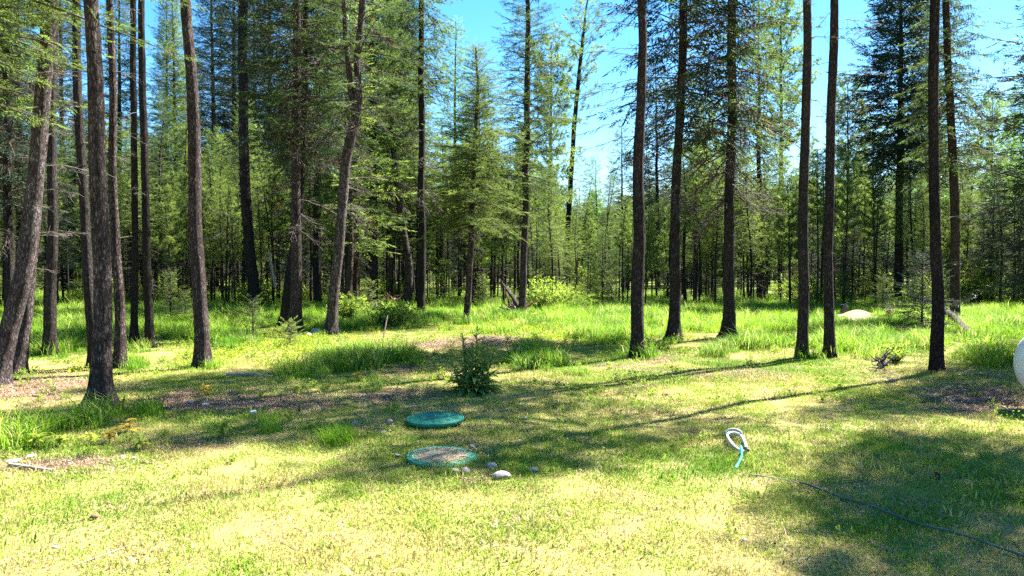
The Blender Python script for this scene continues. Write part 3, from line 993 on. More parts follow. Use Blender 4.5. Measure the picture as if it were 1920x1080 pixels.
G1 = 'pines and firs standing round the clearing'
tree('leaning_pine', 'thick pale grey pine at the left edge, leaning right in a long bow', [(-10, 722, 38), (10, 640, 35), (33, 540, 33), (52, 430, 31), (68, 320, 29), (80, 200, 29), (88, 90, 28), (90, 0, 27)], 13.5, M['bark_grey'], 1, group=G1,
     crown=up_crown(8.5, 13.5, 1.5, 50), extra=both(limbs(2.0, 4.2, 5, 0.8, DEAD_FINE, 0.0, 0.9), stubs(1, 6, 8)))
tree('leaning_pine', 'slimmer grey pine leaning right just behind the thick bowed one', [(30, 702, 30), (38, 620, 27), (52, 520, 24), (64, 400, 22), (80, 200, 19), (96, 0, 16)], 13, M['bark_grey'], 2, group=G1,
     crown=up_crown(8, 13, 1.3, 45), extra=limbs(1.4, 3.6, 5, 0.7, DEAD_FINE, 0.2, 0.9))
tree('pine_tree', 'straight dark brown pine left of the big flared trunk', [(93, 667, 27), (96, 600, 23), (99, 420, 19), (100, 200, 16), (104, 0, 14)], 15, M['bark_dark'], 3, group=G1,
     crown=up_crown(8.5, 15, 1.5, 60), extra=limbs(3, 6.5, 10, 0.8, DEAD))
tree('pine_tree', 'biggest trunk on the left, rough bark and wide flared roots in the dirt', [(187, 766, 40), (190, 700, 36), (188, 600, 34), (182, 450, 32), (178, 300, 31), (172, 150, 28), (167, 20, 26)], 15, M['bark_brown'], 4, group=G1, seg=24, rough=0.10, flare=1.7,
     crown=up_crown(8.5, 15, 1.5, 55), extra=both(limbs(3.2, 5.2, 3, 0.8, DEAD_FINE, -2.6, 0.6), stubs(1, 5, 7)))
tree('pine_tree', 'dark trunk half hidden behind the big flared trunk, showing on its left', [(178, 690, 22), (172, 560, 20), (162, 420, 18), (152, 250, 17), (145, 30, 15)], 15, M['bark_dark'], 5, group=G1, crown=up_crown(8, 15, 1.4, 50), extra=limbs(3, 6.5, 8, 0.7, DEAD))
tree('pine_tree', 'slim brown pine with flaking orange bark right of the big flared trunk', [(223, 692, 24), (220, 600, 20), (214, 480, 17), (210, 300, 15), (206, 150, 14), (203, 0, 13)], 15, M['bark_brown'], 6, group=G1, crown=up_crown(8.5, 15, 1.3, 55), extra=both(stubs(2, 6, 8), limbs(3.5, 6.5, 4, .6, DEAD)))
tree('pine_tree', 'left one of a close pair of thin near black trunks', [(252, 648, 15), (252, 500, 13), (252, 300, 12), (250, 0, 11)], 16, M['bark_black'], 7, group=G1, crown=up_crown(9, 16, 1.3, 55), extra=limbs(3, 8, 10, 0.6, DEAD))
tree('pine_tree', 'right one of a close pair of thin near black trunks', [(279, 652, 19), (276, 560, 16), (271, 400, 15), (268, 200, 14), (264, 0, 12)], 16, M['bark_black'], 8, group=G1, crown=up_crown(9, 16, 1.4, 55), extra=limbs(3, 8, 10, 0.6, DEAD))
tree('pine_tree', 'clean straight brown pine standing alone left of centre with low yellow plants behind', [(380, 688, 31), (377, 600, 28), (371, 450, 26), (364, 250, 24), (354, 0, 19)], 15, M['bark_brown'], 9, group=G1, seg=20,
     crown=up_crown(8, 15, 2.0, 90), extra=stubs(1.2, 6, 24, 0.16))
tree('pine_tree', 'dark pine with a leaning foot, far behind the lone brown trunk', [(479, 583, 23), (472, 500, 21), (462, 400, 20), (456, 250, 19), (455, 0, 17)], 19, M['bark_dark'], 10, group=G1, crown=up_crown(9.5, 19, 2.2, 90, fird), extra=limbs(4, 10, 14, 1.0, DEAD))
tree('pine_tree', 'black trunk slanting out from behind the straight pine at its foot', [(533, 614, 27), (546, 530, 22), (560, 420, 17), (568, 330, 14), (572, 200, 11), (575, 0, 9)], 14, M['bark_black'], 11, group=G1,
     crown=up_crown(4.6, 14, 1.9, 150, fird, lichen=0.6, style='droop'), extra=limbs(3, 7, 12, 0.9, DEAD_DROOP))
tree('fir_tree', 'straight grey brown fir with drooping dark boughs, paired with a slanting black trunk', [(554, 622, 27), (555, 540, 22), (557, 400, 19), (557, 200, 16), (558, 0, 14)], 17, M['bark_brown'], 12, group=G1,
     crown=up_crown(4.6, 17, 2.2, 180, fir, hi=True, lichen=0.5, spray=0.42, dens=1.0, live=0.25), extra=limbs(2.5, 7, 18, 1.1, DEAD_DROOP))


def fork(root, b, sp, rng):
    pts = [(668, 232, 14), (660, 190, 12), (654, 130, 11), (648, 60, 10), (645, 0, 9), (642, -150, 7)]
    P = np.array([np.array(at(px, py, b[1] + 0.02)) for px, py, _ in pts]); rr = np.array([wp * b[1] / F / 2 for _, _, wp in pts])
    link('side_trunk', trunk_mesh('side_trunk', P - b, rr, M['bark_grey'], rng, seg=12, flare=0), root)
    dead_limbs(root, b, sp, 2.6, 4.6, 14, 0.9, rng, DEAD_FINE, name='dead_branch')
    dead_limbs(root, b, sp, 3, 8, 16, 1.2, rng, DEAD_DROOP, name='dead_branch')


tree('forked_pine', 'crooked grey pine that kinks and forks into two stems high up', [(619, 627, 25), (628, 560, 22), (637, 480, 21), (643, 400, 20), (648, 320, 20), (652, 278, 22), (670, 232, 20), (674, 190, 16), (671, 120, 14), (676, 50, 13), (679, 0, 13)], 14, M['bark_grey'], 13, group=G1,
     crown=up_crown(5.6, 14, 2.1, 115, fir, hi=True, lichen=0.4, spray=0.4, live=0.32), extra=fork)
tree('pine_tree', 'bow stemmed pine curving up left of the black central trunk', [(764, 566, 19), (769, 530, 17), (767, 480, 15), (755, 420, 14), (746, 340, 13), (738, 250, 11), (735, 120, 9)], 13, M['bark_brown'], 14, Y=30, group=G1,
     crown=up_crown(6, 13, 1.6, 90, fir, lichen=0.5), extra=limbs(3, 8, 12, 1.0, DEAD_DROOP))
tree('pine_tree', 'slim black straight trunk just left of the sunlit fir, tall grass at its foot', [(790, 594, 19), (791, 500, 15), (791, 300, 13), (790, 100, 11), (790, 0, 10)], 16.5, M['bark_black'], 15, group=G1,
     crown=up_crown(7.6, 16.5, 1.7, 110, fir, style='droop', lichen=0.6, dens=0.7), extra=limbs(4, 9, 24, 1.2, DEAD_DROOP))
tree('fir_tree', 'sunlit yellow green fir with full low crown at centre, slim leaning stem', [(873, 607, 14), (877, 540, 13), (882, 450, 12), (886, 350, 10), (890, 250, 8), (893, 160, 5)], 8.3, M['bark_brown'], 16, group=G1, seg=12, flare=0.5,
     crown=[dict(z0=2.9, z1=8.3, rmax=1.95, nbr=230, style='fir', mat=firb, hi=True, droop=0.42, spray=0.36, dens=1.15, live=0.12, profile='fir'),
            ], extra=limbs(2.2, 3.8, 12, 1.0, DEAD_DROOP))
tree('fir_tree', 'tall fir against blue sky with ragged crown, right of the sunlit fir', [(978, 594, 17), (982, 500, 14), (985, 350, 13), (987, 200, 12), (988, 60, 10), (989, -30, 8)], 13.4, M['bark_brown'], 17, group=G1, seg=12,
     crown=dict(z0=4.2, z1=13.4, rmax=2.1, nbr=170, style='fir', mat=fir, hi=True, droop=0.35, spray=0.42, dens=1.0, live=0.2, lichen=0.25), extra=limbs(3, 6.5, 14, 1.0, DEAD_DROOP))
tree('pine_tree', 'thin leaning pine with tufted crown silhouetted in the gap of blue sky', [(1056, 560, 12), (1062, 470, 11), (1069, 350, 10), (1078, 220, 9), (1090, 90, 7), (1099, 8, 3)], 16.1, M['bark_black'], 18, Y=40, group=G1, seg=10,
     crown=dict(z0=9.3, z1=16.1, rmax=1.7, nbr=60, style='pine', mat=pine, hi=True, droop=0.3, spray=0.42, dens=0.75, live=0.35, profile='oval'), extra=limbs(7, 10, 6, 1.0, DEAD))
tree('pine_tree', 'bare straight trunk right of the sky gap, bare twigs reaching left', [(1193, 670, 30), (1195, 600, 26), (1199, 400, 23), (1202, 200, 19), (1204, 0, 16)], 15, M['bark_dark'], 19, group=G1, seg=20, flare=0.5,
     crown=up_crown(7.2, 15, 2.2, 110), extra=both(limbs(4.0, 6.6, 9, 1.05, DEAD_FINE, PI, 0.5), stubs(1.5, 6, 16, 0.16)))
tree('fir_tree', 'dark trunk with a few dead boughs and an upturned root at its foot', [(1262, 637, 27), (1266, 560, 22), (1270, 400, 19), (1275, 200, 17), (1284, 0, 15)], 16, M['bark_dark'], 20, group=G1, seg=18,
     crown=up_crown(4.8, 16, 1.9, 150, fird, lichen=0.6, style='droop', dens=0.75, live=0.35), extra=limbs(3.2, 8, 34, 1.2, DEAD_DROOP))
tree('fir_tree', 'dark trunk hung with many drooping twiggy boughs, bare scar at its foot', [(1365, 632, 27), (1366, 580, 23), (1368, 400, 20), (1371, 200, 18), (1373, 0, 17)], 17, M['bark_dark'], 21, group=G1, seg=18,
     crown=up_crown(4.8, 17, 2.0, 170, fir, lichen=0.9, style='droop', dens=0.7, live=0.4), extra=limbs(2.9, 8.0, 56, 1.35, DEAD_DROOP))
tree('pine_tree', 'left one of two close straight trunks right of centre, dark and scarred', [(1505, 671, 24), (1507, 600, 21), (1509, 400, 19), (1511, 200, 17), (1513, 0, 16)], 14.5, M['bark_dark'], 22, group=G1, seg=20, flare=0.6,
     crown=up_crown(8.4, 14.5, 1.7, 75), extra=both(stubs(1.5, 6, 16, 0.15), limbs(5.0, 7, 4, .7, DEAD)))
tree('pine_tree', 'right one of two close straight trunks right of centre, bright sunlit edge', [(1555, 670, 23), (1554, 600, 20), (1552, 450, 18), (1555, 250, 17), (1563, 0, 16)], 14.5, M['bark_dark'], 23, group=G1, seg=20, flare=0.6,
     crown=up_crown(8.4, 14.5, 1.7, 75), extra=both(stubs(1.5, 6, 16, 0.15), limbs(4.6, 7, 7, .8, DEAD_FINE)))
tree('pine_tree', 'near black trunk on the right with a slight bend low down, in the dirt', [(1757, 697, 28), (1757, 640, 25), (1761, 560, 22), (1752, 500, 21), (1752, 300, 19), (1753, 0, 18)], 14.5, M['bark_black'], 24, group=G1, seg=20, flare=0.5,
     crown=up_crown(8.4, 12.3, 1.7, 75), extra=both(stubs(1.5, 6, 14, 0.15), limbs(3.4, 4, 2, 0.4, DEAD_FINE, -0.2, 0.4)))
tree('fir_tree', 'reddish trunk behind the bent black one, upper boughs hanging with lichen', [(1790, 602, 20), (1791, 500, 18), (1788, 350, 16), (1780, 200, 14), (1772, 0, 13)], 14.5, M['bark_red'], 25, group=G1, seg=16,
     crown=up_crown(4.6, 14.5, 1.7, 180, fir, hi=True, lichen=0.9, style='droop', dens=0.85, spray=0.42), extra=limbs(3.2, 7.5, 24, 1.1, DEAD_DROOP))

# trees whose stems stand outside the frame, whose boughs or shade reach in
tree('fir_tree', 'fir at the left edge with sunny boughs reaching in at the top', [(-190, 740, 40), (-180, 400, 30), (-175, 0, 26)], 11, M['bark_brown'], 31, group=G1,
     crown=up_crown(3.9, 11, 2.5, 110, firb, hi=True, droop=0.3, spray=0.38, dens=1.3, side=(0.1, 0.6), live=0.15))
tree('fir_tree', 'shaded drooping fir behind the leaning pines at far left', [(18, 620, 20), (16, 300, 16), (14, 0, 13)], 15, M['bark_dark'], 32, group=G1,
     crown=up_crown(3.2, 15, 2.2, 210, fird, hi=True, lichen=0.7, style='droop', spray=0.42, dens=1.0), extra=limbs(2.2, 5, 12, 1.1, DEAD_DROOP))
tree('fir_tree', 'fir with dark low boughs filling the right edge above the white tank', [(2025, 690, 26), (2025, 400, 20), (2025, 0, 12)], 9.0, M['bark_dark'], 33, Y=12.4, group=G1,
     crown=up_crown(1.35, 9.4, 2.15, 250, fird, hi=False, spray=0.40, dens=1.15, droop=0.35))
tree('fir_tree', 'tall fir beyond the right edge whose shade falls on the tank', [(2170, 640, 30), (2170, 300, 24)], 13, M['bark_dark'], 34, group=G1, crown=up_crown(3.0, 13, 2.5, 120, fird))
def off(label, x, y, H, seed, **k):
    px, py = project(np.array(x), np.array(y), 0.0)
    tree('fir_tree', label, [(float(px), float(py), 34), (float(px), float(py) - 150, 28)], H, M['bark_dark'], seed, Y=y, group=G1, crown=up_crown(mat=fir, **k))


off('fir beyond the right edge shading the lower lawn', 9.7, 9.2, 12.4, 35, z0=7.8, z1=12.4, r=1.8, nbr=100, dens=0.85)
off('fir beyond the right edge shading the lawn below the tank', 9.5, 10.1, 11.0, 38, z0=8.0, z1=11.2, r=1.4, nbr=75, dens=0.9)
tree('fir_tree', 'near bough bearing fir just above the left trunks', [(-60, 775, 30), (-55, 300, 24)], 10, M['bark_brown'], 37, group=G1,
     crown=up_crown(4.4, 10, 2.4, 80, firb, hi=True, spray=0.36, dens=1.2, side=(0.35, 0.6)))

# ------------------------------------------------------------------ tall trees further back
G2 = 'tall conifers standing behind the young pines'
BACK = [  # px, Y, H, radius, z0, mat, style, label
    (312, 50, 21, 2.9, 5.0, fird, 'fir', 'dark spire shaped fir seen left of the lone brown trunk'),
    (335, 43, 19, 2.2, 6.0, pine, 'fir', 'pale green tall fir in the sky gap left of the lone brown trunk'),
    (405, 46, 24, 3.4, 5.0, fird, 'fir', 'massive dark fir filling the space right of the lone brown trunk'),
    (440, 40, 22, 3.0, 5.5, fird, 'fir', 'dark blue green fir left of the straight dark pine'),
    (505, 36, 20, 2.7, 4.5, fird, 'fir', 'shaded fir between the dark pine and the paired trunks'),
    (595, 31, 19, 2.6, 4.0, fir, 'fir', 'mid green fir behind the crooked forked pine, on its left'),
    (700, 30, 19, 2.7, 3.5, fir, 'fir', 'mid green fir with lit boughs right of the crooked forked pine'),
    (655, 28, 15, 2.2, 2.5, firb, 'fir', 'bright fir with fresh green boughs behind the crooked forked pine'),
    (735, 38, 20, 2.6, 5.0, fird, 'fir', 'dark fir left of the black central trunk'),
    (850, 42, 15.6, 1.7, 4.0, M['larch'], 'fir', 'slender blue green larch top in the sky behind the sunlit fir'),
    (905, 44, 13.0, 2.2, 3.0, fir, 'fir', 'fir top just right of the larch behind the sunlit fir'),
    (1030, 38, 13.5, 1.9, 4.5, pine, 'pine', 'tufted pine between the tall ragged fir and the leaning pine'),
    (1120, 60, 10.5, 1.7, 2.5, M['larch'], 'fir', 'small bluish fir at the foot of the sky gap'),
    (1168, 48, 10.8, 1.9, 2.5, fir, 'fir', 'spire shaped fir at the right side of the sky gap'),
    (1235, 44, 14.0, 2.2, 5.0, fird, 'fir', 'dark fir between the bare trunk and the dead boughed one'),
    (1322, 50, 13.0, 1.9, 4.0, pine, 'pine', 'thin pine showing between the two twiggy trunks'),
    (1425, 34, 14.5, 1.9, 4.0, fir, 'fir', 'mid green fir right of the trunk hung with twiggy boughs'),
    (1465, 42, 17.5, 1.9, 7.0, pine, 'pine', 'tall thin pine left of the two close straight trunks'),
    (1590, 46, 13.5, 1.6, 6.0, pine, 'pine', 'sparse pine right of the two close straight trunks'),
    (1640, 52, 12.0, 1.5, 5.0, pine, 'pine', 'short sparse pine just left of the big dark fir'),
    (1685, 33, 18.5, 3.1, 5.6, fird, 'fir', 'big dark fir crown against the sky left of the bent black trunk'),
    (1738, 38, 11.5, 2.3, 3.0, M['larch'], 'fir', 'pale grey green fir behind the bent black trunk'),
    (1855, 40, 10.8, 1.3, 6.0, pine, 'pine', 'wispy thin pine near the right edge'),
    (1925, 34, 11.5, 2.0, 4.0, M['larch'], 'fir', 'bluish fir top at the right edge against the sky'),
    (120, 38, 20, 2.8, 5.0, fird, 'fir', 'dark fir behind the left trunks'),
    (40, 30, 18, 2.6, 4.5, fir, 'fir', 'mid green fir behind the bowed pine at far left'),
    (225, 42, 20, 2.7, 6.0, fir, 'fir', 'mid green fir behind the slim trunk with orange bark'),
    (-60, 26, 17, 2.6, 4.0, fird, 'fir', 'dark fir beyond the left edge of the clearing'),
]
for i, (px, Yd, H, rm, z0, mt, st, lb) in enumerate(BACK):
    if px < 800 and Yd > 35:
        Yd *= 1.42; H *= 1.35; rm *= 1.45; z0 *= 1.3
    r0 = 0.055 + 0.0085 * H
    rr_ = np.random.RandomState(200 + i)
    lean = rr_.uniform(-8, 8)
    bp = at(px, 505, Yd)
    pts = []
    for k_ in range(7):
        zz = H * k_ / 6.0
        qx, qy = project(np.array((px - 960) / F * Yd), np.array(float(Yd)), zz)
        pts.append((float(qx) + lean * k_ / 6, float(qy), max(0.02, r0 * (1 - k_ / 6.0) ** 0.8) * 2 * F / Yd))
    big_ = rm > 1.95 and st == 'fir'
    tree('fir_tree' if st == 'fir' else 'pine_tree', lb, pts, H, M['bark_dark'] if st == 'fir' else M['bark_brown'], 100 + i, Y=Yd, group=G2, seg=8, flare=0.3,
         crown=dict(z0=z0, z1=H, rmax=rm, nbr=int(H * (9 if st == 'fir' else 6)) if px != 1685 else 235, style=st, mat=mt, hi=False, droop=0.3, spray=(0.62 if px != 1685 else 0.8) if st == 'fir' else 0.5,
                    dens=(0.85 if px != 1685 else 1.1) if st == 'fir' else 1.0, live=0.12, profile=('ragged' if px == 1685 else 'fir') if st == 'fir' else 'oval', lichen=0.12))


def copy_tree(o, loc, rz, sc):
    c = o.copy(); C.objects.link(c); c.location = loc; c.rotation_euler = (0, 0, rz); c.scale = (sc, sc, sc)
    for ch in list(o.children):
        d = ch.copy(); C.objects.link(d); d.parent = c
    return c


br = np.random.RandomState(55)
firs = [o for o in bpy.data.objects if o.get('group') == G2 and o.name.startswith('fir_tree') and 'dark' in o['label'] and 'edge' not in o['label']]
for i, (px, Yd) in enumerate([(10, 46), (85, 52), (160, 55), (205, 50), (365, 56), (455, 60), (480, 50), (540, 55), (575, 46), (625, 50), (665, 57), (700, 47), (760, 56), (770, 46), (-30, 50), (250, 62), (1270, 58), (1385, 56), (1750, 60), (1900, 55)]):
    x = (px - 960) / F * Yd
    if px < 800: Yd += 12; x = (px - 960) / F * Yd
    sc = br.uniform(.85, 1.05) if px < 800 else .5
    c = copy_tree(firs[br.randint(len(firs))], (x, Yd, hz(x, Yd)), br.uniform(0, 6.28), sc)
    c['label'] = 'tall dark fir deep in the wood behind the young pines'; c['group'] = 'dark firs deep in the wood'

# ------------------------------------------------------------------ the stand of young pines: real copies sharing a few meshes
def young_kind(seed, H, r, mat, z0f, bark, style='pine'):
    rng = np.random.RandomState(seed)
    P = np.array([[0, 0, -0.1], [rng.normal(0, .05), rng.normal(0, .05), H * .3], [rng.normal(0, .1), rng.normal(0, .1), H * .65], [rng.normal(0, .12), rng.normal(0, .12), H]])
    rad = np.array([0.062, 0.05, 0.032, 0.006]) * H / 7.5
    tm = trunk_mesh('trunk', P, rad, bark, rng, seg=6, step=0.5, flare=0.2)
    Q, q_ = smooth_poly(P, rad, 0.5)
    sp = Spine(Q, q_)
    cm = crown_mesh('crown', sp, H * z0f, H * 0.985, r, int(H * (13 if style == 'pine' else 17)), style, mat, rng, hi=False, droop=0.25, spray=0.25 if style == 'pine' else 0.38, dens=1.9 if style == 'pine' else 1.0, live=0.12,
                    profile='fir', size=1.0, tmin=0.02)
    # bare dead twigs below the crown
    Ps, Rs = [], []
    for k in range(22):
        z = rng.uniform(0.08, z0f + 0.1) * H; a = rng.uniform(0, 2 * PI); L = rng.uniform(0.25, 0.75)
        s = np.linspace(0, 1, 4)
        Ps.append(sp.pos(z)[None] + np.stack([np.cos(a) * L * s, np.sin(a) * L * s, -0.25 * L * s ** 2 + rng.uniform(-.1, .3) * L * s], 1)); Rs.append(0.009 * (1 - 0.7 * s))
    V, q = tubes(np.array(Ps), np.array(Rs), 3)
    return tm, cm, mesh_from('dead_twigs', V, None, q, [M['dead_twig']])


KINDS = [young_kind(300 + i, *a) for i, a in enumerate([
    (8.2, 0.95, M['pine'], .42, M['bark_brown']), (7.2, 0.90, M['fir_bright'], .34, M['bark_dark'], 'fir'), (6.4, 0.90, M['pine'], .30, M['bark_brown']),
    (9.0, 1.00, M['fir_bright'], .44, M['bark_dark'], 'fir'), (7.6, 0.80, M['pine'], .46, M['bark_brown']), (5.6, 0.85, M['pine'], .22, M['bark_dark']),
    (6.8, 1.15, M['fir_dark'], .20, M['bark_dark'], 'fir'), (7.8, 1.10, M['fir'], .28, M['bark_brown'], 'fir')])]

yr = np.random.RandomState(77)
placed = []
tries = 0
NY = 298
while len(placed) < NY and tries < 60000:
    tries += 1
    Yd = yr.uniform(30, 50) if yr.rand() < 0.5 else yr.uniform(30, 38)
    px = yr.uniform(-120, 2040)
    if 1080 < px < 1165 and Yd < 36: continue
    x = (px - 960) / F * Yd
    mind = 0.7
    if any((x - a) ** 2 + (Yd - b) ** 2 < mind ** 2 for a, b, _ in placed): continue
    placed.append((x, Yd, px))
for (x, Yd, px) in placed:
    k = yr.randint(len(KINDS) - (1 if px > 1200 else 0))
    if 1520 < px < 1720 and yr.rand() < 0.6: k = 6  # dark needled kind stands in for shade low between the right-hand trunks
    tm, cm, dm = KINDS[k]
    s = yr.uniform(0.72, 1.18)
    if 1040 < px < 1200: s *= 0.66
    elif px > 1200: s *= 0.83
    elif px < 640: s *= 1.05
    if Yd > 45: s *= 1.15
    root = empty('young_pine', (x, Yd, hz(x, Yd)), yr.uniform(0, 6.28))
    root.scale = (s * yr.uniform(.85, 1.15), s * yr.uniform(.85, 1.15), s)
    tag(root, 'slender young pine in the dense sunlit stand behind the clearing', 'tree', 'young pines in the dense stand behind the clearing')
    link('trunk', tm, root); link('crown', cm, root)
    if Yd < 46: link('dead_twigs', dm, root)['kind'] = 'stuff'

# thin bare poles among the young pines
PK = []
for i in range(5):
    rng = np.random.RandomState(350 + i); H = [5.5, 6.5, 4.5, 7.5, 5.0][i]
    P = np.array([[0, 0, -.1], [rng.normal(0, .1), rng.normal(0, .1), H * .5], [rng.normal(0, .3), rng.normal(0, .3), H]]); rad = np.array([.05, .038, .008])
    tm = trunk_mesh('trunk', P, rad, M['bark_dark'], rng, seg=6, step=.4, flare=.1)
    Q, q_ = smooth_poly(P, rad, .4); sp = Spine(Q, q_)
    tw = []
    for k in range(9):
        z = rng.uniform(.15, .9) * H; tw.append((tuple(sp.pos(z)), rng.uniform(0, 6.28), rng.uniform(.3, .7), rng.randint(6)))
    PK.append((tm, tw))
for i in range(170):
    px = yr.uniform(-80, 2000); Yd = yr.uniform(30, 50); x = (px - 960) / F * Yd
    tm, tw = PK[yr.randint(5)]
    root = empty('bare_pole_tree', (x, Yd, hz(x, Yd)), yr.uniform(0, 6.28)); s = yr.uniform(.7, 1.2); root.scale = (s, s, s)
    root.rotation_euler = (yr.normal(0, .03), yr.normal(0, .03), yr.uniform(0, 6.28))
    tag(root, 'thin bare dark pole tree among the young pines', 'dead tree', 'bare pole trees among the young pines')
    link('trunk', tm, root)
    if Yd < 42:
        for p_, a_, l_, k_ in tw: link('branch', DEAD[k_], root, p_, (0, 0, a_), l_)

# the wood behind and around: one mass
fr_ = np.random.RandomState(88)
n = 2600
yy = np.sqrt(fr_.uniform(60 ** 2, 210 ** 2, n)); xx = fr_.uniform(-1, 1, n) * (yy * 0.9 + 5)
n2_ = 260
xs2 = np.concatenate([fr_.uniform(-60, -22, n2_), fr_.uniform(24, 62, n2_)]); ys2 = fr_.uniform(8, 60, 2 * n2_)
ok = np.abs(xs2) > ys2 * 0.72 + 6
xx = np.concatenate([xx, xs2[ok]]); yy = np.concatenate([yy, ys2[ok]])
FARK = []
for i in range(6):
    rng = np.random.RandomState(400 + i)
    H = [14, 12, 16, 11, 13, 15][i]
    P = np.array([[0, 0, -0.3], [0, 0, H * .5], [0.1, 0, H]]); rad = np.array([0.17, 0.11, 0.02])
    sp = Spine(P, rad)
    cm = crown_mesh('far_tree', sp, H * [.16, .22, .08, .22, .10, .16][i], H, [2.0, 1.8, 2.3, 1.8, 1.7, 2.1][i], int(H * 7), ['fir', 'pine'][i % 2], [fir, pine][i % 2], rng, hi=False, droop=0.3, spray=0.75 if i % 2 == 0 else 0.6, dens=0.6 if i % 2 == 0 else 0.9, live=0.15, size=1.1)
    FARK.append(cm)
FARS = []
for i in range(2):
    acc = Acc(); V, q = tubes(np.array([[[0, 0, -.3], [0, 0, 6], [0.1, 0, 12.]]]), np.array([[.16, .11, .02]]), 5); acc.add(V, None, q, 0, 0.4)
    FARS.append(acc.mesh('far_stem', [M['bark_dark']]))
nn = len(xx)
s_ = fr_.uniform(0.75, 1.15, nn) * np.where(yy > 110, 1.0, 0.85)
fr = (xx / yy * F + 960)
s_ = np.where((fr > 1050) & (fr < 1200), s_ * 0.86, s_)
pts_ = np.stack([xx, yy, gh(xx, yy)], 1); rot_ = np.stack([0 * xx, 0 * xx, fr_.uniform(0, 6.28, nn)], 1); scl_ = np.stack([s_ * 1.1, s_ * 1.1, s_], 1)
scatter('far_forest', pts_, rot_, scl_, {'dry': 0 * xx}, FARK, 'dense far conifer wood closing the view', 'forest')
scatter('far_forest_stems', pts_, rot_, scl_, {'dry': 0 * xx}, FARS, 'thin dark stems of the far conifer wood', 'forest')

# ------------------------------------------------------------------ shrubs, saplings and seedlings
def bush_mesh(seed, H, W, n=90, mat=None, leaf=0.26):
    rng = np.random.RandomState(seed); acc = Acc()
    K = 5; s_ = np.linspace(0, 1, K); Ps = []; Rs = []
    P_, D_, S_, T_ = [], [], [], []
    for i in range(n):
        a = rng.uniform(0, 2 * PI); L = H * rng.uniform(0.45, 1.05); o = W * .5 * rng.rand() ** 0.6
        p = np.stack([np.cos(a) * o * s_ ** 0.8, np.sin(a) * o * s_ ** 0.8, L * s_ * (1 - 0.35 * (o / (W * .5)) ** 2)], 1)
        p += rng.normal(0, 0.02, (K, 3)) * s_[:, None]
        Ps.append(p); Rs.append(0.008 * (1 - 0.7 * s_))
        for u in (0.35, 0.6, 0.8, 1.0):
            ii = u * (K - 1); i0 = min(int(ii), K - 2)
            P_.append(p[i0] + (p[i0 + 1] - p[i0]) * (ii - i0)); D_.append(rng.normal(0, .6, 3) + np.array([0, 0, .5])); S_.append(rng.uniform(.7, 1.2) * leaf); T_.append(rng.rand() * .8 + .2 * u)
    V, q = tubes(np.array(Ps), np.array(Rs), 3)
    stamp(acc, TB, P_, D_, np.tile([.2, .1, 1.], (len(P_), 1)), S_, T_, rng, 0)
    return V, q, acc


def bush(name, label, px, py, H, W, seed, mat, n=90, leaf=0.26, group=None, loc=None):
    V, q, acc = bush_mesh(seed, H, W, n, mat, leaf)
    root = empty(name, tuple(loc if loc is not None else gp(px, py)))
    tag(root, label, 'shrub', group)
    link('foliage', acc.mesh('foliage', [mat]), root)
    link('stems', mesh_from('stems', V, None, q, [M['twig']]), root)
    return root


def sapling_meshes(seed, H, r, mat, z0=0.05, spray=0.2, nb=None, hi=True):
    rng = np.random.RandomState(seed)
    P = np.array([[0, 0, -0.05], [0.01, 0, H * .5], [0, 0.01, H]]); rad = np.array([0.012 + 0.009 * H, 0.008 + 0.005 * H, 0.003])
    tm = trunk_mesh('trunk', P, rad, M['bark_dark'], rng, seg=6, step=0.15, flare=0.1)
    cm = crown_mesh('crown', Spine(P, rad), H * z0, H, r, nb or int(24 + H * 22), 'fir', mat, rng, hi=hi, droop=0.25, spray=spray, dens=1.5, live=0.15)
    return tm, cm


def sapling(label, px, py, H, r, seed, mat, group='small firs growing in the grass', **k):
    tm, cm = sapling_meshes(seed, H, r, mat, **k)
    root = empty('fir_sapling', tuple(gp(px, py))); tag(root, label, 'sapling', group)
    link('trunk', tm, root); link('crown', cm, root)
    return root


sapling('bright yellow green fir sapling between the black pair and the lone brown trunk', 320, 606, 1.5, 0.62, 501, M['fir_bright'])
sapling('smaller bright sapling just right of the yellow green one', 347, 604, 0.9, 0.4, 502, M['fir_bright'])
sapling('grey green fir seedling below the leaning footed dark pine', 474, 640, 0.95, 0.36, 503, M['fir'])
sapling('tiny fir seedling in the yellow ground cover left of the crooked pine', 543, 652, 0.5, 0.22, 504, M['fir_bright'])
sapling('dark green layered fir sapling left of the bent black trunk', 1728, 624, 2.05, 0.95, 505, M['fir_dark'], spray=0.3)
sapling('light green young fir by the reddish root plate', 693, 586, 1.2, 0.65, 506, M['fir_bright'])
sapling('bright small fir between the sunlit fir and the broken leaning trunk', 905, 580, 1.4, 0.6, 507, M['fir_bright'])
sapling('pale fir sapling behind the foot of the fallen log', 1655, 590, 1.4, 0.6, 508, M['fir'])
bush('leafy_shrub', 'round yellow green shrub right of the broken leaning trunk', 1020, 585, 1.25, 1.9, 511, M['shrub'], 120)
bush('leafy_shrub', 'low shrub in front of the light green young fir', 655, 600, 0.8, 1.5, 512, M['shrub'], 80)
bush('leafy_shrub', 'sunny shrub left of the slanting black trunk', 440, 606, 0.6, 1.3, 513, M['shrub'], 60, 0.18)
bush('leafy_shrub', 'dark low shrub on the shaded grass behind the mullein', 735, 612, 0.65, 1.8, 514, M['shrub'], 80)
bush('leafy_shrub', 'leafy weed clump left of the bent black trunk', 1680, 680, 0.34, 0.6, 518, M['shrub'], 45, 0.12)
bush('leafy_shrub', 'bright sapling shrub behind the bent black trunk', 1735, 580, 1.6, 1.7, 519, M['shrub'], 110)

